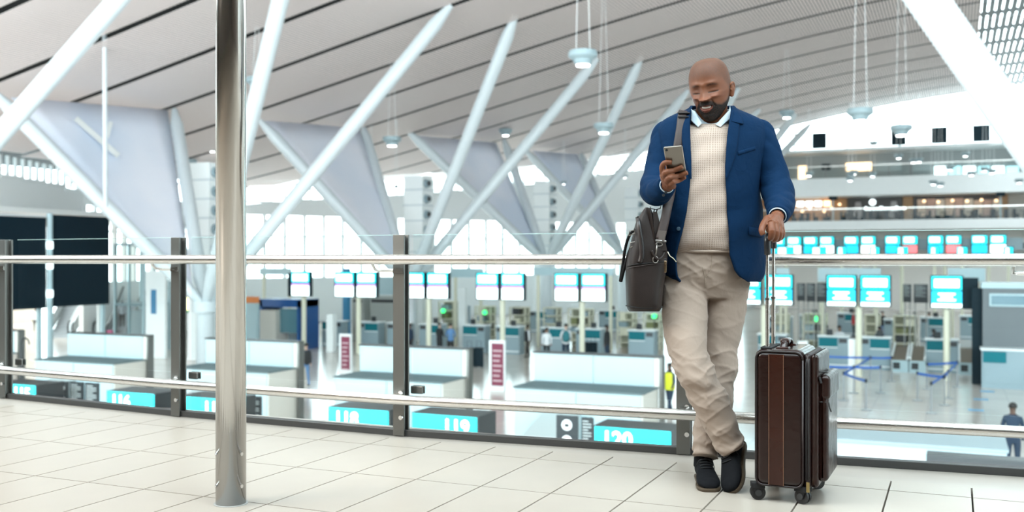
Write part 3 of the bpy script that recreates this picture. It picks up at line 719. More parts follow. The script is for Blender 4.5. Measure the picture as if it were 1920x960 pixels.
# storage shelves behind the desks
def shelf(x0, x1, y0, v, label, cols):
    short = label.replace('cream storage shelf', 'shelf').replace('wide ', '').replace('with a green light, ', '').replace('with a blue light', '').replace('with a yellow bag, ', '').split(', ')[0].strip()
    p = PV(x0, y0, v); q = PV(x1, y0, v); zt = p[2]
    t = empty('storage_shelf', ((p[0]+q[0])/2, v, ZF), label, 'shelf', 'cream storage shelves behind the desks')
    for xx in (p[0], q[0]-.08):
        for yy in (v, v+.7): MB().box(xx, xx+.08, yy, yy+.08, ZF, zt).build('upright', M['cream'], t)
    n_ = 4
    for k in range(n_+1):
        z = ZF+.3+(zt-ZF-.35)*k/n_; MB().box(p[0], q[0], v, v+.78, z, z+.07).build('shelf_board', M['cream'], t)
    MB().box(p[0], q[0], v+.72, v+.78, ZF, zt).build('back_sheet', mat('olive_grey', (.36, .36, .27), .6), t)
    rnd = random.Random(x0)
    for k in range(1, n_):
        z = ZF+.37+(zt-ZF-.35)*k/n_; xx = p[0]+.15
        nb = 0
        while xx < q[0]-.5:
            w = rnd.uniform(.3, .6)
            if rnd.random() < .7:
                cn = rnd.choice(cols); o = MB().box(xx, xx+w, v+.1, v+.6, z, z+rnd.uniform(.25, .5)).build('storage_box', M[cn])
                tag(o, '%s%s box on %s board of %s' % (('first ', 'second ', 'third ', 'fourth ')[nb], {'black': 'black', 'dark_metal': 'dark grey', 'cream': 'cream', 'olive': 'olive', 'grey_blue': 'grey-blue'}[cn], ('', 'low', 'middle', 'top')[k], short), 'box', 'boxes on the cream shelves'); nb += 1
            xx += w+.08
cc = ['black', 'dark_metal', 'cream', 'olive', 'grey_blue']
M['olive'] = mat('olive_case', (.20, .21, .09), .6)
for (x0, x1, y0, lab) in ((822, 851, 565, 'cream storage shelf with a green light, right of the third lit pole'), (890, 920, 574, 'cream storage shelf below the third monitor pair, left of two'), (955, 985, 576, 'cream storage shelf below the third monitor pair, right of two'), (1018, 1045, 577, 'cream storage shelf left of the fourth monitor pair'),
                          (1064, 1106, 579, 'wide cream storage shelf under the monitor pair by the bag'), (1156, 1188, 586, 'cream storage shelf just left of the bag bottom'), (1205, 1238, 588, 'cream storage shelf at the hip of the man'),
                          (1450, 1478, 589, 'cream storage shelf behind the suitcase handle'), (1504, 1549, 588, 'cream storage shelf right of the suitcase with a blue light'), (1620, 1650, 590, 'cream storage shelf below the blue monitor pair'), (1674, 1718, 592, 'cream storage shelf with a yellow bag, behind the brown belts')):
    shelf(x0, x1, y0, 56.5, lab, cc)
for (x, y, m_, lab) in ((830, 583, 'green', 'bright green indicator light on a shelf right of the third pole'), (1226, 593, 'green', 'bright green indicator light at the hip of the man'), (1530, 598, 'green', 'green indicator light on the shelf right of the suitcase'), (908, 586, 'green', 'faint green indicator light under the third monitor pair')):
    p = PV(x, y, 56.2); c_ = (.05, 1, .25)
    o = MB().tube([p, p+A3(0, .12, 0)], .14, 14).build('indicator_light', mat('green_glow', c_, .4, emit=1.5), smooth=50); tag(o, lab, 'light')
    tag(MB().tube([p+A3(0, .1, .0), A3(p[0], 56.3, ZF)], .03, 6).build('stem', M['dark_metal'], o))

# cabin on the right
p, q = PV(1843, 541, 45.5), PV(1990, 541, 45.5)
t = empty('grey_cabin', ((p[0]+q[0])/2, 47, ZF), 'grey metal cabin with small windows above a pale counter at the right edge', 'cabin')
w0 = p[0]; zt = p[2]
MB().box(w0, w0+6, 46.1, 49, ZF, zt).build('cabin_body', mat('grey_metal_sheet', (.13, .145, .155), .5, .3, noise_s=.8, noise_a=.08), t)
MB().box(w0-.05, w0+6.05, 46.0, 49.05, zt-.0, zt+.2).build('cabin_roof', M['pale_blue'], t)
MB().box(w0-.4, w0+.0, 46.4, 46.8, ZF, zt).build('dark_post', M['navy_black'], t)
for k in range(3):
    f_ = MB().box(w0+.25+k*1.75, w0+1.7+k*1.75, 46.02, 46.1, zt-.75, zt-.22).build('window_frame', M['pale_blue'], t)
    MB().box(w0+.33+k*1.75, w0+1.62+k*1.75, 46.0, 46.05, zt-.68, zt-.3).build('pane', mat('blue_pane', (.10, .20, .25), .15), f_)
MB().box(w0-.05, w0+6, 45.2, 46.1, ZF, ZF+1.55).build('counter', M['grey_blue'], t)
MB().box(w0-.1, w0+6, 45.1, 46.1, ZF+1.55, ZF+1.62).build('counter_top', M['white'], t)
MB().box(w0, w0+.85, 45.15, 45.2, ZF+1.05, ZF+1.5).build('teal_panel', M['teal'], t)
for k in range(3): MB().box(w0+.05+k*1.45, w0+1.4+k*1.45, 45.17, 45.2, ZF+.2, ZF+.85).build('counter_panel', M['grey_blue'], t, bevel=.01)
# low counter above/behind the cabin
p, q = PV(1862, 536, 56), PV(1990, 536, 56)
t = empty('beige_counter', ((p[0]+q[0])/2, 57, ZF), 'beige counter with people behind, above the grey cabin at the right', 'counter')
MB().box(p[0], q[0], 56, 57.5, ZF, p[2]).build('counter_body', M['beige'], t)
MB().box(p[0], p[0]+1.2, 55.9, 56, p[2]-.45, p[2]+.2).build('teal_panel', M['teal'], t)

# kiosks by the steel pole
p, q = PV(482, 562, 47.5), PV(560, 562, 47.5)
t = empty('blue_kiosk', ((p[0]+q[0])/2, 48.5, ZF), 'deep blue framed kiosk with a dark screen right of the steel pole', 'kiosk')
bl = mat('deep_blue_paint', (.005, .075, .27), .4)
b = MB(); b.box(p[0], p[0]+.35, 47.5, 49.5, ZF, p[2]); b.box(p[0], q[0], 47.5, 49.5, p[2]-.4, p[2]+.05); b.box(q[0]-.12, q[0], 47.5, 49.5, ZF, p[2]); b.build('kiosk_frame', bl, t)
MB().box(p[0]+.35, p[0]+1.5, 47.3, 48.5, ZF, ZF+2.3).build('kiosk_panel', M['beige'], t)
MB().box(p[0]+1.5, q[0]-.15, 47.7, 47.8, p[2]-1.9, p[2]-.5).build('kiosk_screen', mat('dim_blue_screen', (.10, .22, .27), .2), t)
p, q = PV(446, 556, 45.5), PV(482, 556, 45.5)
t = empty('poster_stand', ((p[0]+q[0])/2, 45.7, ZF), 'white poster stand with orange header at the right edge of the steel pole', 'sign')
MB().box(p[0], q[0], 45.5, 45.7, ZF, p[2]-.35).build('poster', M['pale_blue'], t)
MB().box(p[0], q[0], 45.45, 45.7, p[2]-.35, p[2]+.0).build('poster_header', mat('orange_paint', (.72, .22, .06), .5), t)
# grey equipment boxes left of the middle post
for (x0, x1, y0, lab) in ((660, 682, 555, 'grey equipment cabinet left of the middle post, narrow'), (694, 746, 555, 'wide grey equipment cabinet left of the middle post')):
    p, q = PV(x0, y0, 54), PV(x1, y0, 54)
    t = empty('equipment_cabinet', ((p[0]+q[0])/2, 54.5, ZF), lab, 'cabinet')
    MB().box(p[0], q[0], 54, 54.95, ZF, p[2]).build('cabinet_body', mat('mid_grey', (.38, .40, .38), .5), t, bevel=.02)
    MB().box(p[0]+.1, q[0]-.1, 53.97, 54, p[2]-.4, p[2]-.2).build('vent_strip', M['dark_metal'], t)
# blue column
p = PV(650, 520, 58); t = MB().tube([A3(p[0], 58, ZF), A3(p[0], 58, .3)], .28, 12).build('blue_column', mat('mid_blue_paint', (.03, .22, .42), .4), smooth=50); tag(t, 'slim blue column behind the lit monitor pair left of the middle post', 'column')
for (x, y0, lab) in ((618, 590, 'white pillar in front of the desks, between steel pole and middle post'), (865, 540, 'white pillar right of the third lit pole'), (1505, 640, 'white pillar hidden at the suitcase'), (1600, 636, 'short white pillar between two desks right of the suitcase')):
    v = 47.5 if y0 > 560 else 53; p = PV(x, y0, v); o = MB().box(p[0]-.22, p[0]+.22, v, v+.4, ZF, p[2]).build('white_pillar', M['white']); tag(o, lab, 'pillar')
# maroon banners
for (x0, x1, y0, y1, lab) in ((640, 656, 626, 697, 'maroon and white banner stand left of the middle post'), (922, 944, 638, 728, 'maroon and white banner stand between two white counters')):
    v = 30.5 if y0 > 630 else 37; p, q = PZ(x0, y1+4, ZF), PZ(x1, y1+4, ZF); v = p[1]; q = PV(x1, y1, v); top = PV(x0, y0, v)[2]
    t = empty('banner_stand', ((p[0]+q[0])/2, v, ZF), lab, 'banner')
    MB().box(p[0]-.12, q[0]+.05, v, v+.12, ZF, top).build('banner_frame', M['white'], t)
    bn = MB().box(p[0], q[0], v-.02, v, ZF+.2, top-.12).build('banner_print', mat('maroon_print', (.22, .035, .075), .6), t)
    b = MB()
    for k in range(7): b.box(p[0]+.06, q[0]-.06-.05*(k % 3), v-.03, v-.02, top-.45-k*.2, top-.38-k*.2)
    tag(b.build('print_lines', mat('pale_pink_print', (.6, .42, .45), .6), bn), kind='stuff')

# ------------------------------------------------------------------ restaurant level and upper gallery of the far end
warm = mat('warm_lit_back', (.42, .22, .11), .6, noise_s=.6, noise_a=.3)
def gal(x0, x1, y0, y1, v, name, m_, label, cat, d=.4, group=None):
    p, q = PV(x0, y1, v), PV(x1, y0, v); o = MB().box(p[0], q[0], v, v+d, p[2], q[2]).build(name, m_); tag(o, label, cat, group); return o, p, q
zs = 4.79; fv = V+3.5
def shop(x0, x1, y0, m_, label):
    p, q = PV(x0, y0, fv), PV(x1, y0, fv)
    t = empty('shop_front', ((p[0]+q[0])/2, fv, zs), label, 'shop')
    MB().box(p[0], q[0], fv, fv+.3, zs, 7.27).build('back_wall', m_, t); return t, p[0], q[0]
dk = mat('dark_brown_fascia', (.045, .038, .035), .5); tan = mat('tan_wood', (.35, .19, .08), .5, noise_s=2, noise_a=.2)
t, a, c = shop(1420, 1556, 374, warm, 'warm orange lit restaurant right of the blue sleeve')
for k in range(4): MB().box(a+4.2+k*.9, a+4.9+k*.9, fv-.5, fv-.45, 6.4, 7.0).build('light_box', M['scr_white'] if k < 3 else M['warm_lamp'], t)
for k in range(9): MB().lathe((a+2.5+k*.75, fv-.6, 5.9+.35*(k % 3)), [(.14, -.12), (.16, 0), (.08, .1)], 8).build('warm_light', M['warm_lamp'], t)
t, a, c = shop(1558, 1588, 374, tan, 'plain tan wooden partition left of the dark shop with a white sign')
t, a, c = shop(1589, 1692, 374, dk, 'dark brown shop front with a white round emblem and sign')
MB().tube([A3((a+c)/2-.2, fv-.05, 6.75), A3((a+c)/2-.2, fv-.1, 6.75)], .32, 16).build('round_emblem', M['scr_white'], t)
b = MB(); xx = a+1.7
for k in range(11):
    w = .24+.1*(k % 3 == 1); b.box(xx, xx+w, fv-.08, fv-.02, 5.95, 6.2+.1*(k % 4 == 0)); xx += w+.09
b.build('sign_lettering', M['scr_white'], t)
for k in (.55, (c-a)-1.3): MB().slab([(a+k, fv-.03, 5.1), (a+k+1.0, fv-.03, 5.1), (a+k+.75, fv-.03, 6.8), (a+k+.25, fv-.03, 6.8)], (0, .02, 0)).build('painted_spot_cone', mat('spot_cone_greige', (.40, .36, .35), .6), t)  # lighter tapered patches: spotlight cones painted onto the dark front
t, a, c = shop(1693, 1712, 374, tan, 'narrow tan and brown partition between the two dark shops')
t, a, c = shop(1713, 1870, 371, dk, 'long dark shop front with blurred pink and cream photo wall')
rnd = random.Random(4)
for k in range(9):
    MB().box(a+.35+k*.86, a+1.15+k*.86, fv-.06, fv, 5.2, 7.0-.3*rnd.random()).build('photo_panel', mat('photo_tone', ((.62, .45, .33), (.5, .32, .25), (.72, .60, .50))[k % 3], .5, noise_s=1.5, noise_a=.5), t)
for k in range(6): MB().lathe((a+1+k*1.3, fv-.5, 6.75-.1*(k % 2)), [(.13, -.12), (.15, 0), (.08, .1)], 8).build('warm_light', M['warm_lamp'], t)
t, a, c = shop(1871, 1890, 371, tan, 'tan wooden partition at the end of the restaurant level')
t, a, c = shop(1891, 1960, 371, mat('greige_wall', (.42, .38, .33), .6), 'grey shop front at the right edge of the restaurant level')
# glass railings of the galleries, tables and people behind
for (z, lab) in ((4.79, 'glass railing along the restaurant gallery'), (9.1, 'glass railing along the upper gallery')):
    t = empty('gallery_railing', (5, V+.1, z), lab, 'railing')
    MB().box(-20, 30, V+.08, V+.16, z+1.15, z+1.23).build('top_rail', M['steel_rail'], t)
    for u in range(-20, 30, 2):
        MB().box(u-.03, u+.03, V+.08, V+.14, z, z+1.15).build('rail_post', M['post'], t)
    for u in range(-20, 30, 2):
        MB().add([(u+.05, V+.11, z+.05), (u+1.95, V+.11, z+.05), (u+1.95, V+.11, z+1.12), (u+.05, V+.11, z+1.12)], [(0, 1, 2, 3)]).build('glass_pane', M['glass'], t)
for (x, lab) in ((1562, 'dark speaker box on a post at the restaurant gallery, left of two'), (1876, 'dark speaker box on a post at the restaurant gallery, right of two')):
    p = PV(x, 400, V+.5); t = empty('speaker_post', (p[0], V+.5, 4.79), lab, 'speaker', 'speaker posts on the gallery')
    MB().tube([A3(p[0], V+.5, 4.79), A3(p[0], V+.5, 7.0)], .07, 8).build('post', M['pale_blue'], t)
    MB().box(p[0]-.4, p[0]+.4, V+.2, V+.8, 6.9, 7.65).build('speaker_box', M['navy_black'], t)
def gtable():
    t = empty('dining_table', (0, 0, 0), cat='table', group='restaurant gallery tables')
    MB().lathe((0, 0, 0), [(.3, 0), (.06, .05), (.05, .7), (.45, .72), (.45, .76)], 12).build('table_top', M['dark_metal'], t, smooth=40)
    for a in (0, 2.1, 4.2):
        c_ = MB(); x, y = .75*math.cos(a), .75*math.sin(a); c_.box(x-.2, x+.2, y-.2, y+.2, .0, .46); c_.box(x-.2, x+.2, y+.15 if y > 0 else y-.2, y+.2 if y > 0 else y-.15, .46, .95)
        c_.build('chair', M['navy_black'], t)
    return t
GT = gtable()
for i, u in enumerate(np.arange(-17, 11, 2.3)):
    lab = 'dark cafe table set behind the restaurant gallery railing, %s from the left' % ['leftmost', 'second', 'third', 'fourth', 'fifth', 'sixth', 'seventh', 'eighth', 'ninth', 'tenth', 'eleventh', 'twelfth', 'rightmost'][i]
    lab = lab.replace('leftmost from the left', 'leftmost of the row').replace('rightmost from the left', 'rightmost of the row')
    if i == 0: GT.location = (u, V+1.5, 4.79); GT['label'] = lab
    else: clone(GT, (u, V+1.4+.5*(i % 2), 4.79), i*.7, lab)
# upper gallery details
t, p, q = gal(1541, 1557, 307, 319, V+3.1, 'dark_wall_screen', M['navy_black'], 'dark rectangular screen on the upper gallery wall right of the sleeve', 'screen', .1)
t, p, q = gal(1586, 1634, 304, 321, V+3.1, 'warm_lit_window', M['warm_lamp'], 'warm lit shop window on the upper gallery', 'window', .1)
for k, (x0, x1) in enumerate(((1642, 1690), (1712, 1760))): gal(x0, x1, 302, 321, V+3.1, 'pale_window', mat('pale_grey_glazing', (.42, .47, .47), .2), ('pale window on the upper gallery right of the warm lit window', 'pale window on the upper gallery, left of the round bright panes')[k], 'window', .1)
for k in range(6): gal(1752+k*27, 1775+k*27, 311, 331, V+2.9, 'bright_pane', M['scr_white'] if k % 2 == 0 else mat('sky_pane', (.5, .9, .95), .2, emit=.8), 'bright pane on the upper gallery at the right, '+('leftmost', 'second from its left end', 'third from its left end', 'third from its right end', 'second from its right end', 'rightmost')[k], 'window', .1, 'bright panes on the upper gallery')
gal(1497, 1512, 311, 338, V+3.1, 'lit_doorway', M['warm_lamp'], 'small warm lit doorway on the upper gallery beside the sleeve', 'door', .1)

far_cols = [(1462, 'left of the blue monitor pair behind the handle'), (1520, 'behind the three dark boards'), (1590, 'behind the left edge of the blue monitor pair'), (1680, 'behind the two dark boards'), (1748, 'left of the single blue monitor'), (1822, 'right of the single blue monitor'), (470, 'just right of the steel pole'), (730, 'behind the middle post'), (860, 'between the second and third monitor pairs'), (1010, 'between the third and fourth monitor pairs'), (1140, 'left of the brown bag')]
for i, (x, lab) in enumerate(far_cols):
    v = 66+3*(i % 3); p = PV(x, 600, v)
    clone(DK, (p[0], v, ZF), 0, 'distant grey desk '+lab)['group'] = 'distant desks'
# ------------------------------------------------------------------ left: dark boards, lift, escalators
def board(x0, x1, y0, y1, u, label):
    p, q = PU(x0, y0, u), PU(x1, y0, u); zb = PU((x0+x1)/2, y1, u)[2]; zt = (p[2]+q[2])/2
    t = empty('display_board', (u, (p[1]+q[1])/2, ZF), label, 'board', 'dark display boards at the left')
    MB().box(u-.25, u, p[1], q[1], zb, zt).build('board_casing', M['navy_black'], t)
    for k in range(2):
        MB().box(u, u+.04, p[1]+.1, q[1]-.1, zb+.15+(zt-zb)*k/2, zb+(zt-zb)*(k+1)/2-.05).build('board_screen', mat('unlit_screen', (.004, .014, .022), .5, spec=.1), t)
    for v in (p[1]+.15, q[1]-.15): MB().box(u-.4, u-.25, v-.1, v+.1, ZF, zt).build('support_post', M['pale_blue'], t)
board(-60, 87, 405, 582, -41, 'dark display board at the left edge of the hall')
board(99, 205, 405, 573, -41, 'dark display board right of a lit pole, behind the rail')
p = PU(93, 500, -41); t = empty('lit_pole', (p[0], p[1], ZF), 'white pole with glowing lights between two dark display boards', 'pole')
MB().tube([A3(p[0], p[1], ZF), A3(p[0], p[1], 3.2)], .14, 12).build('pole_shaft', M['pale_blue'], t, smooth=50)
for z in (1.8, .8, -.6): MB().tube([A3(p[0]+.05, p[1]-.05, z-.35), A3(p[0]+.05, p[1]-.05, z)], .17, 12).build('tube_light', M['scr_white'], t, smooth=50)
p, q = PU(-60, 390, -43), PU(205, 390, -43)
t = empty('roof_truss', (-43, (p[1]+q[1])/2, ZF), 'white horizontal truss above the dark display boards', 'truss')
MB().box(-43.1, -42.9, p[1], q[1], 3.05, 3.2).build('chord', M['white'], t)
for k in range(6): MB().box(-43.08, -42.92, p[1]+(q[1]-p[1])*(k+.5)/6-.1, p[1]+(q[1]-p[1])*(k+.5)/6+.1, ZF if k in (0, 5) else 2.6, 3.05).build('truss_post', M['white'], t)
# lift shaft
p, q = PV(214, 500, 43), PV(268, 500, 43)
t = empty('glass_lift', ((p[0]+q[0])/2, 44, ZF), 'glass lift shaft with pale frame right of the dark display boards', 'lift')
for xx in (p[0], (p[0]+q[0])/2, q[0]):
    for yy in (43, 45): MB().box(xx-.06, xx+.06, yy, yy+.12, ZF, 1.8).build('lift_post', M['pale_blue'], t)
for z in (ZF+2.6, 1.7): MB().box(p[0], q[0], 43, 45.1, z, z+.15).build('lift_ring', M['grey_blue'], t)
MB().box(p[0]+.6, q[0]-.3, 43.5, 44.8, ZF, ZF+2.3).build('lift_cabin', mat('grey_cabin_paint', (.35, .40, .42), .4), t)
MB().add([(p[0], 43, ZF), (q[0], 43, ZF), (q[0], 43, 1.7), (p[0], 43, 1.7)], [(0, 1, 2, 3)]).build('glass_pane', M['glass'], t)
p, q = PV(273, 512, 41), PV(310, 512, 41)
t = empty('poster_stand', ((p[0]+q[0])/2, 41, ZF), 'white poster panel with blue print left of the balustrade post beside the pole', 'sign')
MB().box(p[0], q[0], 41, 41.15, ZF, .3).build('poster', M['white'], t)
MB().box(p[0]+.4, p[0]+.75, 40.97, 41, -2.0, -.7).build('poster_print', mat('blue_print', (.06, .22, .40), .6), t)
p = PV(347, 570, 38.5); t = empty('lit_beacon', (p[0], 38.5, ZF), 'yellow glowing beacon right of the balustrade post beside the pole', 'light')
MB().tube([A3(p[0], 38.5, ZF), A3(p[0], 38.5, p[2]-.35)], .05, 8).build('pole', M['dark_metal'], t)
MB().tube([A3(p[0], 38.5, p[2]-.3), A3(p[0], 38.5, p[2]+.3)], .16, 12).build('beacon_light', mat('yellow_glow', (1, .95, .4), .4, emit=2.2, ecol=(1, .93, .35)), t, smooth=50)
MB().tube([A3(p[0], 38.5, p[2]-.42), A3(p[0], 38.5, p[2]-.3)], .17, 12).build('beacon_base', mat('green_plastic', (.02, .35, .12), .4), t, smooth=50)
# escalators
def escalator(x, y, label, w=1.3):
    b0 = PZ(x, y, ZF)
    t = empty('escalator', tuple(b0), label, 'escalator', 'escalators by the left wall')
    d = A3(-.55, .835, 0); s_ = A3(.835, .55, 0)*w/2
    sh = MB(); sh.slab([b0-s_, b0+s_, b0+s_+d*4.5+UP*2.4, b0-s_+d*4.5+UP*2.4], -UP*.4); sh.build('stair_body', M['grey_blue'], t)
    st = MB()
    for k in range(12): c_ = b0+d*(k*.36)+UP*(k*.2+.06); st.obox(c_, s_*.8, d*.18, UP*.1)
    tag(st.build('steps', mat('grey_steps', (.3, .31, .32), .4, .6), t), kind='stuff')
    for sg in (-1, 1):
        o_ = s_*sg
        MB().slab([b0+o_-d*.3+UP*.1, b0+o_-d*.3+UP*1.0, b0+o_+d*4.5+UP*3.3, b0+o_+d*4.5+UP*2.3], A3(.04, .02, 0)).build('glass_side', M['white_tube'], t)
        MB().tube([b0+o_-d*.3+UP*.35, b0+o_-d*.5+UP*.7, b0+o_-d*.3+UP*1.03, b0+o_+d*.3+UP*1.15, b0+o_+d*4.5+UP*3.36], .06, 8).build('handrail_belt', M['black'], t, smooth=50)
escalator(112, 633, 'escalator with pale glass sides behind the person in white, leftmost')
escalator(158, 636, 'escalator with pale sides, second from the left')
escalator(222, 640, 'escalator carrying a person with a pink suitcase')
escalator(270, 642, 'escalator with pale sides, rightmost, left of the balustrade post')
# cane shaped rail and bollards in front
c_ = PZ(53, 690, ZF+1.0); b0 = PV(40, 700, c_[1])
for (x, lab) in ((40, 'curved steel hoop rail standing in front of the left check-in counter'),):
    v = 24.0; p = PV(40, 640, v); q = PV(55, 640, v)
    pts = [A3(p[0], v, ZF), A3(p[0], v, p[2]-.1)]+[A3((p[0]+q[0])/2-(q[0]-p[0])/2*math.cos(a), v, p[2]-.1+.22*math.sin(a)) for a in np.linspace(.2, math.pi, 9)]
    tag(MB().tube(pts, .03, 8).build('hoop_rail', M['dark_metal'], smooth=60), lab, 'rail')

# ------------------------------------------------------------------ queue stanchions
blue = mat('blue_belt', (.008, .10, .42), .6)
def stanchion_proto():
    t = empty('queue_stanchion', (0, 0, 0), cat='stanchion', group='steel queue stanchions with blue belts')
    MB().lathe((0, 0, 0), [(.18, 0), (.18, .02), (.05, .045)], 18).build('base_plate', M['stanchion'], t, smooth=40)
    MB().tube([(0, 0, .03), (0, 0, 1.0)], .034, 10).build('post', M['stanchion'], t, smooth=60)
    MB().tube([(0, 0, .96), (0, 0, 1.09)], .045, 10).build('belt_head', M['black'], t, smooth=40)
    return t
ST_ = stanchion_proto(); sp = {}
stl = {'A': (1720, 751, 'front left corner of the right queue lane'), 'B': (1746, 775, 'nearest the low white block, without a belt to the left'), 'C': (1771, 760, 'second nearest in the right group'), 'D': (1778, 747, 'in the middle of the right group'),
       'E': (1738, 730, 'behind the front left one of the right group'), 'F': (1795, 726, 'farthest right, next to the desk'), 'G': (1651, 737, 'front right one of the left group'), 'H': (1601, 737, 'in the left group behind the suitcase side'),
       'I': (1582, 751, 'directly beside the suitcase'), 'J': (1624, 769, 'nearest of the left group'), 'K': (1632, 715, 'rear one of the left group'), 'L': (1672, 715, 'rear right one of the left group, beside the belts')}
for i, (k, (x, y, lab)) in enumerate(stl.items()):
    w = PZ(x, y, ZF); lab = 'steel queue stanchion '+lab
    if i == 0: o = ST_; o.location = tuple(w); o['label'] = lab
    else: o = clone(ST_, w, 0, lab)
    sp[k] = (w, o)
rearp = {'M': PZ(1540, 712, ZF), }
def qbelt(a, c):
    p, q = sp[a][0] if isinstance(a, str) else a, sp[c][0] if isinstance(c, str) else c
    g = [[p+(q-p)*s_+UP*(1.06-.015*math.sin(math.pi*s_)-dz) for s_ in np.linspace(0, 1, 9)] for dz in (0, .085)]
    b = MB(); b.grid(g); o = b.build('belt', blue, sp[a][1], fix=False); so = o.modifiers.new('solid', 'SOLIDIFY'); so.thickness = .012
qbelt('A', 'C'); qbelt('C', 'D'); qbelt('D', 'F'); qbelt('B', 'D'); qbelt('E', 'F'); qbelt('I', 'J'); qbelt('H', 'G'); qbelt('K', 'L'); qbelt('I', 'K'); qbelt('L', 'K')
qbelt('K', PZ(1545, 712, ZF)); qbelt('H', PZ(1548, 735, ZF))
for (x, y, lab) in ((1851, 734, 'small blue floor sticker near the cabin, farthest of three'), (1839, 749, 'small blue floor sticker near the cabin, middle of three'), (1830, 769, 'small blue floor sticker near the cabin, nearest of three')):
    w = PZ(x, y, ZF); o = MB().box(w[0]-.25, w[0]+.25, w[1]-.2, w[1]+.2, ZF+.001, ZF+.006).build('floor_sticker', mat('blue_sticker', (.10, .35, .60), .5)); tag(o, lab, 'sticker')
# steel rail table by the cabin, white frame by the suitcase
# ------------------------------------------------------------------ people of the hall
def skin_person(name, base, face, h, cols, label, arms=(0, 0), stride=0, lean=0, hair=True, pack=None, vest=None, parent=None, bend=0):
    """standing figure grown from one skeleton; face = heading angle of the chest"""
    t = empty('person', base, label, 'person')
    s = h/1.75; V_ = []; R_ = []; E_ = []
    def v(x, y, z, r, par=None):
        V_.append((x*s, y*s, z*s)); R_.append(r*s)
        if par is not None: E_.append((par, len(V_)-1))
        return len(V_)-1
    ly = lambda z: lean*max(0, z-.9)
    pel = v(0, 0, .95, .145); wai = v(0, ly(1.1), 1.12, .125, pel); che = v(0, ly(1.32), 1.32, .15, wai); nb = v(0, ly(1.48), 1.48, .065, che)
    nk = v(0, ly(1.55)-.01, 1.56, .055, nb); h1 = v(0, ly(1.62)-.02, 1.64, .088, nk); v(0, ly(1.7)-.02, 1.70, .078, h1)
    for i, sg in enumerate((-1, 1)):
        sh = v(sg*.17, ly(1.42), 1.42, .062, che); a = arms[i]
        el = v(sg*.235, ly(1.2)-.05*a, 1.42-.28, .048, sh)
        wr = v(sg*(.235-.08*a), ly(1.0)-.05*a-.24*a, 1.14-.25*(1-a)+.02*a, .034, el); v(sg*(.23-.1*a), ly(.95)-.05*a-.32*a, 1.14-.34*(1-a)+.03*a, .036, wr)
        st = stride*sg
        hp = v(sg*.095, 0, .86, .10, pel); kn = v(sg*.10, -.16*st-.03, .49, .065, hp); an = v(sg*.105, -.30*st+(.03 if st < 0 else 0), .09, .043, kn)
        he = v(sg*.105, -.30*st+.03, .045, .045, an); v(sg*.115, -.30*st-.14, .035, .036, he)
    me = bpy.data.meshes.new('person_body'); me.from_pydata(V_, E_, [])
    o = bpy.data.objects.new('body', me); COL.objects.link(o)
    md = o.modifiers.new('skin', 'SKIN'); md.use_smooth_shade = True
    for i, sv in enumerate(me.skin_vertices[0].data): sv.radius = (R_[i], R_[i]); sv.use_root = (i == 0)
    o.modifiers.new('sub', 'SUBSURF').levels = 1; o.modifiers['sub'].render_levels = 1
    m2 = bpy.data.meshes.new_from_object(o.evaluated_get(bpy.context.evaluated_depsgraph_get()))
    bpy.data.objects.remove(o); bpy.data.meshes.remove(me)
    skin, top, leg, shoe = cols
    m2.materials.clear()
    for m_ in (skin, top, leg, shoe): m2.materials.append(m_)
    for f in m2.polygons:
        x, y, z = f.center/s; r = math.hypot(x, y)
        if z > 1.50: k = 0
        elif z > .90 or (z > .7 and abs(x) > .19 and r > .19):
            k = 1
            hx = abs(x) > .17 and z < .92 and not arms[0 if x < 0 else 1]
            if hx: k = 0
            if arms[0 if x < 0 else 1] and y < -.30*arms[0 if x < 0 else 1]: k = 0
        elif z > .075: k = 2
        else: k = 3
        f.material_index = k
    m2.shade_smooth()
    b = bpy.data.objects.new('body', m2); COL.objects.link(b); b.parent = t
    if hair:
        hb = MB(); g = []
        for i in range(7):
            a = math.pi*.56*i/6
            g.append([(.098*s*math.sin(a)*math.cos(q), .105*s*math.sin(a)*math.sin(q)+ly(1.68)*s+.02*s, (1.685+.105*math.cos(a))*s) for q in np.linspace(0, 2*math.pi, 16, endpoint=False)])
        hb.grid(g[1:], closed_u=True, caps=True); x = hb.build('hair', M['hair'], None, smooth=True); x.parent = t
    if pack:
        pb_ = MB(); pb_.tube([(0, .20*s+ly(1.0)*s, .98*s), (0, .23*s+ly(1.2)*s, 1.1*s), (0, .21*s+ly(1.35)*s, 1.36*s), (0, .17*s+ly(1.45)*s, 1.46*s)], [.13*s, .17*s, .15*s, .08*s], 12); x = pb_.build('backpack', pack, None, smooth=True); x.parent = t
    if vest:
        g = []
        for z, rx, ry in ((.88, .19, .175), (1.05, .185, .17), (1.25, .20, .185), (1.40, .20, .165), (1.46, .12, .11)):
            g.append([(rx*s*math.cos(q), ry*s*math.sin(q)+ly(z)*s, z*s) for q in np.linspace(0, 2*math.pi, 20, endpoint=False)])
        vb = MB(); vb.grid(g, closed_u=True); x = vb.build('safety_vest', vest, None, smooth=True); x.parent = t
    t.rotation_euler = (0, 0, face)
    return t
M['hair'] = mat('black_hair', (.012, .010, .009), .6)
sk1 = mat('brown_skin', (.26, .13, .08), .5); sk2 = mat('dark_skin', (.10, .052, .035), .5); sk3 = mat('light_skin', (.55, .36, .28), .5)
def cl(n, c): return mat(n, c, .8)
wh, dn, nv, bk, tl, gy = cl('white_cotton', (.75, .76, .78)), cl('blue_denim', (.10, .22, .42)), cl('navy_cotton', (.012, .03, .06)), cl('black_cotton', (.015, .017, .02)), cl('teal_cloth', (.03, .17, .20)), cl('grey_cloth', (.3, .33, .36))
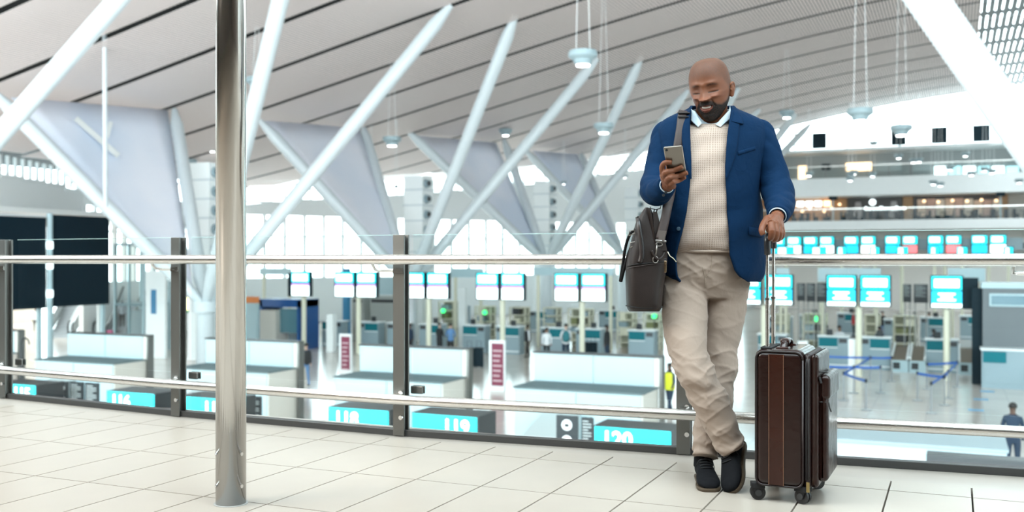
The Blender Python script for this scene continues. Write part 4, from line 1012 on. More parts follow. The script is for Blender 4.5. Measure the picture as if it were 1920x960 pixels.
def at_floor(x, ytop, h): # where a person whose head top is at ytop stands
    t_ = (h+ZF-HC)*FPX/(HOR-ytop); p = P(x, ytop, t_); return A3(p[0], p[1], ZF)
TOC = math.radians(24)      # chest towards the camera = +24deg
ppl = [
 (67, 577, 1.75, TOC+.6, (sk2, wh, bk, bk), 'person in a white shirt and dark trousers at the left, by the escalators', dict()),
 (572, 644, 1.75, TOC+math.pi+.5, (sk3, nv, dn, bk), 'person in blue jeans bending with a dark backpack, behind a counter end', dict(pack=bk, lean=.25, stride=.6)),
 (824, 606, 1.7, TOC+2.5, (sk3, bk, bk, bk), 'person in black standing behind the counter, left one of a couple', dict(arms=(.6, .6))),
 (845, 607, 1.72, TOC+math.pi, (sk3, dn, bk, bk), 'person in a blue shirt behind the counter, right one of a couple', dict(arms=(.6, .6))),
 (989, 610, 1.72, TOC-1.2, (sk2, wh, bk, bk), 'person in white with a dark vest walking between the counters', dict(vest=bk, stride=.4)),
 (1025, 615, 1.68, TOC+math.pi, (sk1, wh, bk, bk), 'person in a white jacket at the desks, seen from behind', dict()),
 (1061, 603, 1.75, TOC+math.pi, (sk3, wh, nv, bk), 'person in white with a teal backpack at the desks', dict(pack=tl, arms=(.5, .5))),
 (1138, 598, 1.78, TOC+1.0, (sk2, bk, nv, bk), 'person in dark clothes standing left of the brown bag', dict()),
 (1256, 682, 1.75, TOC-1.0, (sk2, nv, nv, bk), 'worker in a yellow safety vest behind the legs of the man', dict(vest=mat('hi_vis_yellow', (.60, .62, .02), .6), arms=(.7, .3), stride=.5)),
 (1899, 757, 1.78, TOC+2.7, (sk2, nv, nv, bk), 'person in a navy shirt seen from behind at the lower right corner', dict(arms=(.2, .3))),
 (769, 608, 1.7, TOC-.8, (sk2, nv, bk, bk), 'person in navy mostly hidden by the middle balustrade post', dict(vest=None)),
 (221, 586, 1.65, TOC+.3, (sk2, gy, bk, bk), 'person in grey on the escalator with a pink suitcase', dict()),
 (1716, 548, 1.75, TOC+.8, (sk2, bk, bk, bk), 'distant person in black between the blue monitors', dict()),
 (1466, 552, 1.75, TOC+.4, (sk2, nv, bk, bk), 'distant person in navy behind the suitcase handle', dict(far=64)),
 (1655, 549, 1.75, TOC+2.4, (sk3, bk, dn, bk), 'distant person in black and jeans under the blue monitor pair', dict(far=66)),
 (1742, 552, 1.75, TOC-.6, (sk1, gy, nv, bk), 'distant person in grey left of the single blue monitor', dict(far=62)),
 (1600, 553, 1.75, TOC+1.2, (sk3, cl('red_cloth', (.5, .04, .04)), bk, bk), 'distant person in red under the blue monitor pair', dict(far=68)),
 (1862, 500, 1.75, TOC+.2, (sk2, wh, nv, bk), 'person in white behind the beige counter above the grey cabin', dict(far=58.5)),
 (875, 548, 1.75, TOC+1.9, (sk2, nv, bk, bk), 'distant person in navy between the second and third monitor pairs', dict(far=64)),
 (1150, 552, 1.75, TOC+.9, (sk3, nv, gy, bk), 'distant person in navy and grey left of the brown bag', dict(far=64)),
 (1574, 611, 1.6, TOC, (sk1, wh, bk, bk), 'clerk behind the desk right of the suitcase, head showing', dict()),
 (1649, 613, 1.6, TOC, (sk2, nv, bk, bk), 'clerk behind the desk left of the brown belts', dict()),
 (1751, 618, 1.6, TOC, (sk2, nv, bk, bk), 'clerk behind the desk right of the brown belts', dict()),
]
for (x, y, h, fc, cols, lab, kw) in ppl:
    base = at_floor(x, y, h); far = kw.pop('far', None)
    if far: base = PV(x, 600, far); base[2] = ZF
    if lab.startswith('clerk'):
        base = PV(x, 700, 52.3); base[2] = ZF; h = (PV(x, y, 52.3)[2]-ZF)
    if 'couple' in lab or 'at the desks' in lab or 'left of the brown bag' in lab or 'middle balustrade' in lab:
        base = PV(x, 700, 47.6); base[2] = ZF; h = min(1.95, PV(x, y, 47.6)[2]-ZF)
    if 'escalator with' in lab:
        base = PZ(x, 640, ZF)+A3(-.55, .835, 0)*1.2+UP*.85; h = 1.65
    if 'distant' in lab: base = PV(x, 600, 70); base[2] = ZF; h = 1.8
    skin_person('person', base, fc, h, cols, lab, **kw)
# pink suitcase on the escalator and dark trolleys
def small_case(w, m_, label, hh=.62):
    t = empty('small_suitcase', w, label, 'suitcase')
    b = MB().box(w[0]-.22, w[0]+.22, w[1]-.13, w[1]+.13, w[2]+.06, w[2]+hh).build('case_body', m_, t, bevel=.05)
    for dx in (-.17, .17): MB().tube([A3(w[0]+dx, w[1]-.05, w[2]+.04), A3(w[0]+dx, w[1]+.05, w[2]+.04)], .04, 8).build('wheel', M['rubber'], t)
    MB().tube([A3(w[0]-.12, w[1], w[2]+hh), A3(w[0]-.12, w[1], w[2]+hh+.3), A3(w[0]+.12, w[1], w[2]+hh+.3), A3(w[0]+.12, w[1], w[2]+hh)], .012, 6).build('pull_handle', M['black'], t)
small_case(PZ(221, 640, ZF)+A3(.0, -.6, .0), mat('pink_shell', (.45, .10, .22), .4), 'pink suitcase at the foot of the escalator', .75)
for (x, y, lab) in ((880, 690, 'dark suitcase on the floor right of the couple, left of two'), (898, 690, 'dark suitcase on the floor right of the couple, right of two'), (1097, 678, 'dark trolley case left of the dark dressed person, left of two'), (1112, 678, 'dark trolley case left of the dark dressed person, right of two')):
    small_case(PZ(x, y, ZF), M['navy_black'], lab, 1.0)
# ------------------------------------------------------------------ the man
def cm(pts, n):                        # Catmull-Rom through rows of numbers
    pts = np.asarray(pts, float); m = len(pts); out = []
    for i in range(m-1):
        p0, p1, p2, p3 = pts[max(i-1, 0)], pts[i], pts[i+1], pts[min(i+2, m-1)]
        for k in range(n):
            t = k/n
            out.append(.5*((2*p1)+(-p0+p2)*t+(2*p0-5*p1+4*p2-p3)*t*t+(-p0+3*p1-3*p2+p3)*t**3))
    out.append(pts[-1]); return np.array(out)
def remesh(mb_or_me, voxel, smooth=4, factor=.5):
    me = mb_or_me.mesh('tmp', M['white']) if isinstance(mb_or_me, MB) else mb_or_me
    bm = bmesh.new(); bm.from_mesh(me); bmesh.ops.recalc_face_normals(bm, faces=bm.faces); bm.to_mesh(me); bm.free()
    o = bpy.data.objects.new('tmp', me); COL.objects.link(o)
    r = o.modifiers.new('r', 'REMESH'); r.mode = 'VOXEL'; r.voxel_size = voxel
    if smooth: s = o.modifiers.new('s', 'SMOOTH'); s.iterations = smooth; s.factor = factor
    out = bpy.data.meshes.new_from_object(o.evaluated_get(bpy.context.evaluated_depsgraph_get()))
    bpy.data.objects.remove(o); bpy.data.meshes.remove(me); out.materials.clear(); return out
def verts(me): a = np.empty(len(me.vertices)*3); me.vertices.foreach_get('co', a); return a.reshape(-1, 3)
def setverts(me, a): me.vertices.foreach_set('co', np.asarray(a, float).ravel()); me.update()
def normals(me): a = np.empty(len(me.vertices)*3); me.vertex_normals.foreach_get('vector', a); return a.reshape(-1, 3)
def camco(a):                          # world -> (right px, down px, depth)
    d = a-C0; t = d@FV; return 960+FPX*(d@RV)/t, HOR-FPX*(d@UP)/t, t
def mname(o, me, m_): me.materials.append(m_)
def limb(mb, rows, n=20, sub=5, flat=1.0, caps=True):
    """rows: (px, py, depth, radius px) -> tube along that path"""
    r = cm(rows, sub); pts = [P(a[0], a[1], a[2]) for a in r]; rad = [a[3]*a[2]/FPX for a in r]
    mb.tube(pts, rad, n, caps=caps, flat=flat, ref=FV); return mb
def ring(xl, xr, y, t, d, n=56, e=2.3):
    cx, a = (xl+xr)/2, (xr-xl)/2; out = []
    for k in range(n):
        q = 2*math.pi*k/n; c, s = math.cos(q), math.sin(q)
        c, s = math.copysign(abs(c)**(2/e), c), math.copysign(abs(s)**(2/e), s)
        out.append(P(cx+a*c, y, t+d*s))
    return out
def loft(mb, rows, sub=5, n=56, e=2.3, caps=True):
    g = [ring(*r, n=n, e=e) for r in cm(rows, sub)]; mb.grid(g, closed_u=True, caps=caps); return mb

foot = PZ(1325, 905, 0)
man = empty('person', (foot[0], foot[1], 0), 'bearded man in navy blazer and cream sweater leaning on the rail, looking at a phone', 'person')

# materials
def cloth(name, col, weave=900, bump=.12, wr=.35, wscale=14, rough=.85, sheen=.1):
    m = mat(name, col, rough, sheen=sheen, spec=.25); nt = m.node_tree; b = nt.nodes['Principled BSDF']; L = nt.links
    tc = nt.nodes.new('ShaderNodeTexCoord')
    n1 = nt.nodes.new('ShaderNodeTexNoise'); n1.inputs['Scale'].default_value = wscale; n1.inputs['Detail'].default_value = 3; n1.inputs['Distortion'].default_value = .6
    n2 = nt.nodes.new('ShaderNodeTexNoise'); n2.inputs['Scale'].default_value = weave
    L.new(tc.outputs['Object'], n1.inputs['Vector']); L.new(tc.outputs['Object'], n2.inputs['Vector'])
    b1 = nt.nodes.new('ShaderNodeBump'); b1.inputs['Strength'].default_value = wr; b1.inputs['Distance'].default_value = .02
    b2 = nt.nodes.new('ShaderNodeBump'); b2.inputs['Strength'].default_value = bump; b2.inputs['Distance'].default_value = .002
    L.new(n1.outputs['Fac'], b1.inputs['Height']); L.new(n2.outputs['Fac'], b2.inputs['Height']); L.new(b1.outputs[0], b2.inputs['Normal']); L.new(b2.outputs[0], b.inputs['Normal'])
    mx = nt.nodes.new('ShaderNodeMix'); mx.data_type = 'RGBA'; mx.inputs[6].default_value = (*[c*.86 for c in col], 1); mx.inputs[7].default_value = (*[min(1, c*1.1) for c in col], 1)
    L.new(n2.outputs['Fac'], mx.inputs[0]); L.new(mx.outputs[2], b.inputs['Base Color']); return m
M['navy'] = cloth('navy_blazer_cloth', (.0004, .0155, .049), sheen=.0); M['navy'].node_tree.nodes['Principled BSDF'].inputs['Specular IOR Level'].default_value = .12
M['chino'] = cloth('beige_chino_cloth', (.315, .245, .20), wr=.3, wscale=11)
M['shirt'] = cloth('pale_blue_shirt_cloth', (.50, .60, .68), wr=.1)
M['suede'] = cloth('black_suede', (.007, .0075, .009), weave=300, wr=.2, wscale=20); M['suede'].node_tree.nodes['Principled BSDF'].inputs['Specular IOR Level'].default_value = .08; M['suede'].node_tree.nodes['Principled BSDF'].inputs['Sheen Weight'].default_value = 0
km = mat('cream_knit', (.66, .53, .455), .95, sheen=.2, spec=.1); nt = km.node_tree; b = nt.nodes['Principled BSDF']; L = nt.links
at = nt.nodes.new('ShaderNodeAttribute'); at.attribute_name = 'knit'      # u, v in metres along the garment
sx = nt.nodes.new('ShaderNodeSeparateXYZ'); L.new(at.outputs['Vector'], sx.inputs[0])
def mth(op, a, c=None):
    n = nt.nodes.new('ShaderNodeMath'); n.operation = op
    for i, q in enumerate((a, c)):
        if q is None: continue
        if isinstance(q, (int, float)): n.inputs[i].default_value = q
        else: L.new(q, n.inputs[i])
    return n.outputs[0]
s1_ = mth('SINE', mth('MULTIPLY', sx.outputs[0], 2*math.pi/.0082)); s2_ = mth('SINE', mth('MULTIPLY', sx.outputs[1], 2*math.pi/.0078))
hh = mth('MAXIMUM', mth('MULTIPLY', mth('ADD', s1_, 1), .5), mth('MULTIPLY', mth('ADD', s2_, 1), .5))
rp = nt.nodes.new('ShaderNodeValToRGB'); rp.color_ramp.elements[0].position = .18; rp.color_ramp.elements[0].color = (.255, .18, .14, 1); rp.color_ramp.elements[1].position = .55; rp.color_ramp.elements[1].color = (.45, .365, .31, 1)
L.new(hh, rp.inputs[0]); L.new(rp.outputs[0], b.inputs['Base Color'])
bp = nt.nodes.new('ShaderNodeBump'); bp.inputs['Strength'].default_value = .35; bp.inputs['Distance'].default_value = .004; L.new(hh, bp.inputs['Height']); L.new(bp.outputs[0], b.inputs['Normal'])
M['knit'] = km
sm_ = mat('man_skin', (.25, .11, .06), .46, spec=.28); nt = sm_.node_tree; b = nt.nodes['Principled BSDF']
at = nt.nodes.new('ShaderNodeAttribute'); at.attribute_name = 'tone'; nt.links.new(at.outputs['Color'], b.inputs['Base Color'])
rg = nt.nodes.new('ShaderNodeAttribute'); rg.attribute_name = 'rough'; nt.links.new(rg.outputs['Fac'], b.inputs['Roughness'])
tc = nt.nodes.new('ShaderNodeTexCoord'); n1 = nt.nodes.new('ShaderNodeTexNoise'); n1.inputs['Scale'].default_value = 420; n1.inputs['Detail'].default_value = 4; nt.links.new(tc.outputs['Object'], n1.inputs['Vector'])
bp = nt.nodes.new('ShaderNodeBump'); bp.inputs['Strength'].default_value = .25; bp.inputs['Distance'].default_value = .002; nt.links.new(n1.outputs['Fac'], bp.inputs['Height']); nt.links.new(bp.outputs[0], b.inputs['Normal'])
b.inputs['Subsurface Weight'].default_value = .08; b.inputs['Subsurface Radius'].default_value = (.01, .004, .002)
M['skin'] = sm_

# --- head sculpt (local: x to his left, -y out of the face, z up; metres)
def G(x, z, cx, cz, sx, sz): return np.exp(-((x-cx)/sx)**2-((z-cz)/sz)**2)
def sculpt_head():
    bm = bmesh.new(); bmesh.ops.create_icosphere(bm, subdivisions=7, radius=1)
    me = bpy.data.meshes.new('head'); bm.to_mesh(me); bm.free()
    d = verts(me); x, y, z = d.T
    t = np.clip(-z, 0, 1); up = np.clip(z, 0, 1)
    zz_ = np.clip(z, 0, .9995); sq = np.where(z > 0, (1-zz_**2.95)**(1/2.95)/np.sqrt(1-zz_**2), 1.0)
    x = x*sq; y = y*sq
    X = .0770*x*(1+.03*np.exp(-((z-.3)/.4)**2))*(1-.17*t**1.3)
    Z = np.where(z > 0, .112*z, .118*z)
    yb = np.where(y > 0, .104*y, .094*y)
    Y = yb*np.where(y > 0, 1-.38*t**1.5, 1.0)
    fr = np.clip(-y+.15, 0, 1)
    Y = Y-.030*np.exp(-((z+.86)/.30)**2)*np.exp(-(x/.55)**2)*np.clip(.6-y, 0, 1)      # chin and muzzle forward
    Y = Y-.012*np.exp(-((z+.45)/.25)**2)*np.exp(-(x/.5)**2)*(y < .1)
    f = np.where(y < 0, np.clip(-y*3.2, 0, 1), 0)
    D = np.zeros_like(X); ax = np.abs(X); ZR = Z.copy()
    Z = np.interp(Z, [-.118, -.0595, -.031, -.0055, .0245, .065, .115], [-.118, -.0655, -.036, .0065, .0365, .072, .115])
    hz = np.clip((.036-Z)/.070, 0, 1); ridge = np.where(Z > -.034, hz, np.clip(1-(-.034-Z)/.007, 0, 1))
    D += (.003+.023*ridge**1.25)*np.exp(-(X/(.0098+.0064*hz))**2)*np.where((Z < .045) & (Z > -.043), 1, 0)*np.clip((.045-Z)/.01, 0, 1)
    D += .0060*G(X, Z, 0, -.027, .012, .010)
    D += .0125*(G(X, Z, .0160, -.031, .0075, .0080)+G(X, Z, -.0160, -.031, .0075, .0080))
    D += .0055*G(ax, Z, .030, .040, .020, .008)+.003*G(X, Z, 0, .038, .012, .010)
    D -= .0115*G(ax, Z, .031, .016, .017, .013)
    D += .0075*G(ax, Z, .033, .014, .014, .0085)
    D -= .0035*np.exp(-((Z-(.0065+.9*(ax-.033)**2*6))/.0020)**2)*np.exp(-((ax-.033)/.013)**2)
    D += .0008*G(ax, Z, .033, .000, .014, .0045)
    D += .0120*G(ax, Z, .041, -.021, .016, .012)+.004*G(ax, Z, .056, -.004, .016, .012)
    D -= .0055*np.exp(-((ax-(.022+.30*(-.034-Z)))/.0045)**2)*np.where((Z < -.030) & (Z > -.066), 1, 0)
    zc = -.0655+8.5*X**2                                     # smiling mouth line
    wm_ = np.clip(1-(ax/.027)**4, 0, 1)
    D += .0050*np.exp(-((Z-zc-.0085)/.0048)**2)*wm_ + .0040*np.exp(-((Z-zc+.0095)/.0050)**2)*wm_
    D -= .0100*np.exp(-((Z-zc)/.0045)**2)*np.clip(1-(ax/.022)**6, 0, 1)
    D -= .003*G(X, Z, 0, -.0865, .018, .005)
    D += .007*G(X, Z, 0, -.104, .022, .012)
    # beard thickness
    cheek = -.050+.52*np.clip(ax-.040, 0, 1)*1.0+.0
    cheek = np.interp(ax, [0, .020, .030, .040, .052, .064, .072, .08], [-.0405, -.0415, -.048, -.060, -.066, -.058, -.045, -.030])
    yy = Y
    jaw = 1/(1+np.exp((Z-cheek)/.0030))
    mouth = (((X)/.0255)**2+((Z-zc+.0035)/.0125)**2) < 1
    sideb = np.exp(-((yy-.002)/.014)**2)*(Z < .01)*(Z > -.06)*(ax > .05)*.75
    soul = ((np.abs(X)-.016)/.009)**2+((Z+.086)/.0055)**2 < 1
    beard = np.clip(jaw*(~mouth)*(yy < .03)*np.where(soul, .75, 1), 0, 1)
    fade = np.clip((.045-yy)/.045, 0, 1)
    beard = np.clip(beard*fade+sideb*.6*(~mouth), 0, 1)
    D += .0050*beard*np.clip((-Z-.03)/.04, .25, 1)
    Y = Y-D*f
    # colours
    n_ = np.array([noise.noise((a*55, b_*55, c*55)) for a, b_, c in zip(X, Y, Z)])
    n2 = np.array([noise.noise((a*260, b_*260, c*260)) for a, b_, c in zip(X, Y, Z)])
    base = np.array([.155, .056, .027]); col = np.tile(base, (len(X), 1))*(1+.10*n_)[:, None]
    def blend(mask, c): nonlocal col; mask = np.clip(mask, 0, 1)[:, None]; col = col*(1-mask)+np.array(c)*mask
    blend(.30*np.clip(G(ax, Z, .045, -.018, .02, .015)+G(X, Z, 0, -.03, .02, .012), 0, 1)*f, (.21, .062, .032))
    hair = 1/(1+np.exp(-(Z-(.060+.55*np.clip(ax-.045, 0, 1)*-1+np.clip(Y+.05, 0, 1)*-.95))/.006))
    blend(.66*hair*(1+.35*n2), (.07, .038, .027))
    blend(.35*np.exp(-((ax-.033)/.02)**2-((Z-.016)/.010)**2)*f, (.08, .030, .018))
    bz = .0365-13*(ax-.030)**2
    blend(np.clip(.72+.5*n2, 0, 1)*np.exp(-((Z-bz)/.0040)**2)/(1+np.exp((.016-ax)/.002))/(1+np.exp((ax-.050)/.003))*(Y < 0), (.022, .012, .009))
    ez = .0060+5.4*(ax-.033)**2
    blend(.95*np.exp(-((Z-ez)/.0025)**2)*(ax > .016)*(ax < .052)*f, (.012, .008, .007))
    lip = ((X/.0255)**2+((Z-zc+.0035)/.0125)**2 < 1)*(Y < 0)
    blend(lip*.85, (.17, .052, .038))
    blend((np.abs(Z-zc) < .0045)*(ax < .0225)*(Y < 0)*.9, (.06, .016, .014))
    blend(np.clip(1.35*beard, 0, 1)*np.clip(.97+.25*n2, .75, 1), (.0065, .005, .0045))
    rough = .44+.40*beard+.15*hair
    V_ = np.stack([X, Y, ZR-.004*beard*np.clip((-Z-.08)/.03, 0, 1)], 1); setverts(me, V_)
    return me, V_, col, np.clip(rough, 0, 1)
HS = 1.15
Hpos = P(1332, 165.5, 4.375)
HXS = Matrix.Diagonal((.965, 1, 1, 1))
Hm = Matrix.Translation(Vector(Hpos)) @ Matrix.Rotation(TH-math.radians(27), 4, 'Z') @ Matrix.Rotation(math.radians(17), 4, 'X') @ Matrix.Rotation(math.radians(-4), 4, 'Y') @ Matrix.Scale(HS, 4) @ HXS
Hn = np.array(Hm)
def hx(a): a = np.asarray(a, float); return a@Hn[:3, :3].T+Hn[:3, 3]
hme, hv, hcol, hrough = sculpt_head(); setverts(hme, hx(hv))
SKIN = (.155, .056, .027)
def settone(me, col=None, rough=None):
    n = len(me.vertices)
    a = me.attributes.new('tone', 'FLOAT_COLOR', 'POINT'); c4 = np.ones((n, 4)); c4[:, :3] = SKIN if col is None else col; a.data.foreach_set('color', c4.ravel())
    r = me.attributes.new('rough', 'FLOAT', 'POINT'); r.data.foreach_set('value', np.full(n, .42) if rough is None else rough)
settone(hme, hcol, hrough)
parts = [hme]
# ears
eb = MB()
for sg in (-1, 1):
    c = A3(sg*(.0745 if sg > 0 else .066), .012, -.017); ES = .76; pts = []
    for a in np.linspace(-2.4, 2.55, 14):
        pts.append(c+A3(sg*(.010+.004*math.cos(a)), .002+.0165*math.cos(a+.25)*1.0, .030*math.sin(a)+.002))
    pts = [A3(sg*.002, -.012, .022)]+[A3(sg*.011, -.006, .030), A3(sg*.015, .010, .031), A3(sg*.016, .020, .018), A3(sg*.014, .019, .0), A3(sg*.010, .011, -.017), A3(sg*.006, .002, -.030), A3(sg*.002, -.008, -.028)]
    eb.tube([hx(c+ES*q) for q in cm(pts, 4)], .0052*HS, 10)
    eb.tube([hx(c+ES*A3(sg*.001, .004, .026)), hx(c+ES*A3(sg*.002, .007, 0)), hx(c+A3(sg*.0, .001, -.026))], [.011*HS, .014*HS, .009*HS], 12)
    eb.tube([hx(c+ES*A3(sg*.009, .010, .018)), hx(c+ES*A3(sg*.010, .012, .0)), hx(c+ES*A3(sg*.009, .005, -.014))], .0040*HS, 8)
    eb.tube([hx(c+ES*A3(sg*.004, -.009, .004)), hx(c+ES*A3(sg*.008, -.006, -.006))], .0042*HS, 8)
eme = remesh(eb, .0016, 4); settone(eme, np.array(SKIN)*1.0); parts.append(eme)
# neck, trunk and limbs under the clothes
cb = MB()
limb(cb, [(1334, 190, 4.40, 30), (1335, 222, 4.43, 29), (1336, 262, 4.45, 34), (1333, 330, 4.44, 48), (1330, 430, 4.46, 46), (1326, 500, 4.48, 44)], 20)
limb(cb, [(1336, 262, 4.45, 22), (1262, 258, 4.44, 16), (1237, 305, 4.40, 15), (1226, 350, 4.32, 15), (1230, 362, 4.24, 14), (1254, 347, 4.10, 11)], 14)
limb(cb, [(1336, 262, 4.45, 22), (1420, 258, 4.44, 16), (1446, 305, 4.42, 15), (1464, 360, 4.36, 14), (1462, 388, 4.25, 12), (1455, 410, 4.10, 11)], 14)
limb(cb, [(1326, 500, 4.48, 36), (1290, 560, 4.42, 26), (1292, 680, 4.24, 22), (1340, 790, 4.20, 15), (1368, 838, 4.19, 9)], 14)
limb(cb, [(1326, 500, 4.48, 36), (1356, 560, 4.47, 26), (1352, 690, 4.40, 22), (1334, 800, 4.32, 15), (1326, 845, 4.31, 9)], 14)
cme = remesh(cb, .011, 6); settone(cme); parts.append(cme)

# --- phone plane and the hand that holds it
PW = (RV*34+UP*2-FV*10.5); PW = PW/np.linalg.norm(PW)
PHv = (-RV*15+UP*50)/463-FV*.085; PHv = PHv-PW*np.dot(PHv, PW); PHv = PHv/np.linalg.norm(PHv)
PN = np.cross(PW, PHv); PN = PN if np.dot(PN, FV) < 0 else -PN         # out of the back, towards us
PC = P(1266, 303, 4.03)
def on_phone(px, py, off):              # where the line of sight meets the phone's back, lifted by off
    d = P(px, py, 1)-C0; tt = np.dot(PN, PC+PN*(.004+off)-C0)/np.dot(PN, d); return C0+d*tt
hb = MB()
wrist = P(1252, 349, 4.10)
def finger(pts, r): hb.tube([np.asarray(q) for q in cm(pts, 4)], list(np.interp(np.linspace(0, 1, (len(pts)-1)*4+1), np.linspace(0, 1, len(r)), r)), 12)
edge = lambda px, py, back: P(px, py, 4.045+back)
kn = [edge(1243, 327, .012), edge(1246, 333, .014), edge(1250, 340, .016), edge(1256, 347, .018)]
finger([kn[0], edge(1241.5, 313, -.004), on_phone(1247, 305, .009), on_phone(1260, 304.5, .008)], [.0125, .0115, .0106, .0090])
finger([kn[1], edge(1248, 323, -.012), on_phone(1263, 319.5, .010), on_phone(1280, 312.5, .008)], [.0130, .0122, .0110, .0092])
finger([kn[2], edge(1255, 333, -.012), on_phone(1271, 329.5, .011), on_phone(1289, 323.5, .009)], [.0130, .0122, .0110, .0094])
finger([kn[3], edge(1262, 341.5, -.006), on_phone(1273, 338.5, .010), on_phone(1285, 332, .008)], [.0118, .0108, .0098, .0082])
for k, q in enumerate(kn): hb.tube([q, q*.45+wrist*.55+A3(0, 0, 0), wrist], [.0150, .0190, .0215], 12)
hb.tube([kn[0], kn[1], kn[2], kn[3]], .0150, 12)
hb.tube([kn[2], P(1261, 349, 4.075), wrist], [.014, .0165, .02], 12)
hb.tube([wrist*.6+kn[1]*.4, edge(1257, 335, .035), PC-PN*.020-PW*.030-PHv*.01], [.016, .016, .013], 12)          # ball of the thumb behind the phone
finger([PC-PN*.020-PW*.030-PHv*.01, PC-PN*.019-PW*.018+PHv*.015, PC-PN*.014+PHv*.030], [.0125, .0105, .0085])
hb.tube([wrist, P(1238, 360, 4.18)], [.0255, .030], 14)
h1 = remesh(hb, .0019, 5); settone(h1); parts.append(h1)
# --- suitcase frame vectors (needed by the other hand)
al = math.radians(25); SA = math.cos(al)*RV-math.sin(al)*FV; SB = math.sin(al)*RV+math.cos(al)*FV
SN = P(1413, 700, 3.95); SN = A3(SN[0], SN[1], 0)
def S(a, b_, z): return SN+SA*a+SB*b_+UP*z
rod0, rod1 = S(.042, .065, 0), S(.042, .195, 0)
gz = 1.052
g0, g1 = rod0+UP*gz, rod1+UP*gz; gm = (g0+g1)/2; gd = (g1-g0)/np.linalg.norm(g1-g0)
hb = MB(); wr2 = P(1456, 409, 4.12)
side = np.cross(gd, UP); side = side if np.dot(side, RV) > 0 else -side       # to the right of the grip
fk = [[(1446, 419, 3.972), (1447.5, 433, 3.952), (1446, 444, 3.966), (1443.5, 448, 3.988)], [(1453, 420, 3.982), (1455.5, 435, 3.964), (1454, 446.5, 3.978), (1450, 450.5, 4.0)],
      [(1459.5, 423, 3.998), (1462, 436.5, 3.984), (1460.5, 446.5, 3.998), (1456, 450, 4.016)], [(1464.5, 428, 4.018), (1467, 437.5, 4.010), (1465, 445, 4.02), (1461, 448, 4.034)]]
for q, r0 in zip(fk, (.0150, .0152, .0146, .0130)):
    pts = [P(*w) for w in q]; finger(pts, [r0, r0*.95, r0*.86, r0*.72])
    hb.tube([pts[0], (pts[0]+wr2)/2-FV*.004+UP*.004, wr2], [r0*1.08, .0185, .0245], 12)
hb.tube([P(*q[0]) for q in fk], .0150, 12)
hb.tube([wr2, gm+UP*.032, gm-gd*.02+UP*.024], [.026, .022, .016], 14)
hb.tube([P(1447, 424, 3.985), P(1456, 428, 4.0), P(1463, 433, 4.02)], .016, 12)
th0 = P(1440, 411, 4.035)
finger([th0, P(1432, 421, 3.99), P(1428.5, 432, 3.968), P(1431, 440.5, 3.962)], [.0185, .0150, .0132, .0100])
hb.tube([wr2, th0], [.023, .0185], 12); hb.tube([th0, P(1445, 416, 3.995)], [.017, .0145], 12)
hb.tube([wr2, P(1463, 392, 4.24)], [.0285, .033], 14)
h2 = remesh(hb, .0019, 5); settone(h2); parts.append(h2)
def join(parts, name):
    bm = bmesh.new(); cols = []
    for p_ in parts: bm.from_mesh(p_)
    me = bpy.data.meshes.new(name); bm.to_mesh(me); bm.free(); return me
bme = join(parts, 'body'); bme.materials.append(M['skin']); bme.shade_smooth(); bme.polygons.foreach_set('material_index', [0]*len(bme.polygons))
body = link('body', bme, man)
for p_ in parts: bpy.data.meshes.remove(p_)
# teeth
tm_ = MB(); g = []
def surfy(x, z):
    k = np.argmin((hv[:, 0]-x)**2+(hv[:, 2]-z)**2+(hv[:, 1] > 0)*9); return hv[k, 1]
ymid = min(surfy(0, -.054), surfy(0, -.066))
for k in range(15):
    x = -.0175+.035*k/14; zc = -.0595+8.0*x*x; h = .0056*(1-(x/.0215)**4)
    y = ymid+.0095+16*x*x
    g.append([hx((x, y, zc+h*.9)), hx((x, y-.0012, zc)), hx((x, y, zc-h*.75))])
tm_.grid(g); tt = tm_.build('teeth', mat('tooth_enamel', (.66, .63, .59), .3), man, smooth=True); so = tt.modifiers.new('s', 'SOLIDIFY'); so.thickness = .002
# --- sweater
swr = [(1290, 1380, 232, 4.425, .085), (1272, 1398, 242, 4.425, .105), (1256, 1412, 258, 4.42, .118), (1250, 1416, 300, 4.41, .128), (1252, 1414, 350, 4.41, .132), (1256, 1412, 400, 4.42, .138), (1256, 1410, 440, 4.43, .146), (1258, 1406, 458, 4.435, .146), (1262, 1402, 468, 4.44, .136), (1266, 1398, 472, 4.445, .118)]
rows = cm(swr, 7); n_ = 90; b = MB(); g = [ring(*r, n=n_) for r in rows]
for i, row in enumerate(g):
    for j in range(n_):
        q = 2*math.pi*j/n_; lift = .010*math.exp(-((rows[i][2]-470)/14)**2)*math.sin(3*q+1)+(.012*math.cos(q-.4))*math.exp(-((rows[i][2]-470)/20)**2)
        row[j] = row[j]+UP*lift+FV*.003*math.sin(rows[i][2]*.13+5*q)
b.grid(g, closed_u=True, caps=True); sw = b.build('sweater', M['knit'], man, smooth=True)
a = sw.data.attributes.new('knit', 'FLOAT_VECTOR', 'POINT'); kv = np.zeros((len(sw.data.vertices), 3))
for i in range(len(g)):
    for j in range(n_): kv[i*n_+j] = (2*math.pi*j/n_*.19 if j < n_ else 0, (rows[i][2])/430, 0)
a.data.foreach_set('vector', kv.ravel())
# ribbed hem and neckband
b = MB(); ri = ring(1268, 1400, 471, 4.44, .132, n=48); b.tube(ri+[ri[0]], .006, 8); b.build('ribbed_hem', M['knit'], sw, smooth=True); b = MB()
nb_ = ring(1293, 1378, 236, 4.415, .088, n=48); nb_ = [p_+UP*.012*math.copysign(1, np.dot(p_-P(1335, 231, 4.415), FV))*min(1, abs(np.dot(p_-P(1335, 231, 4.415), FV))/.05) for p_ in nb_]
b.tube(nb_+[nb_[0]], .006, 8); b.build('ribbed_neckband', M['knit'], sw, smooth=True)
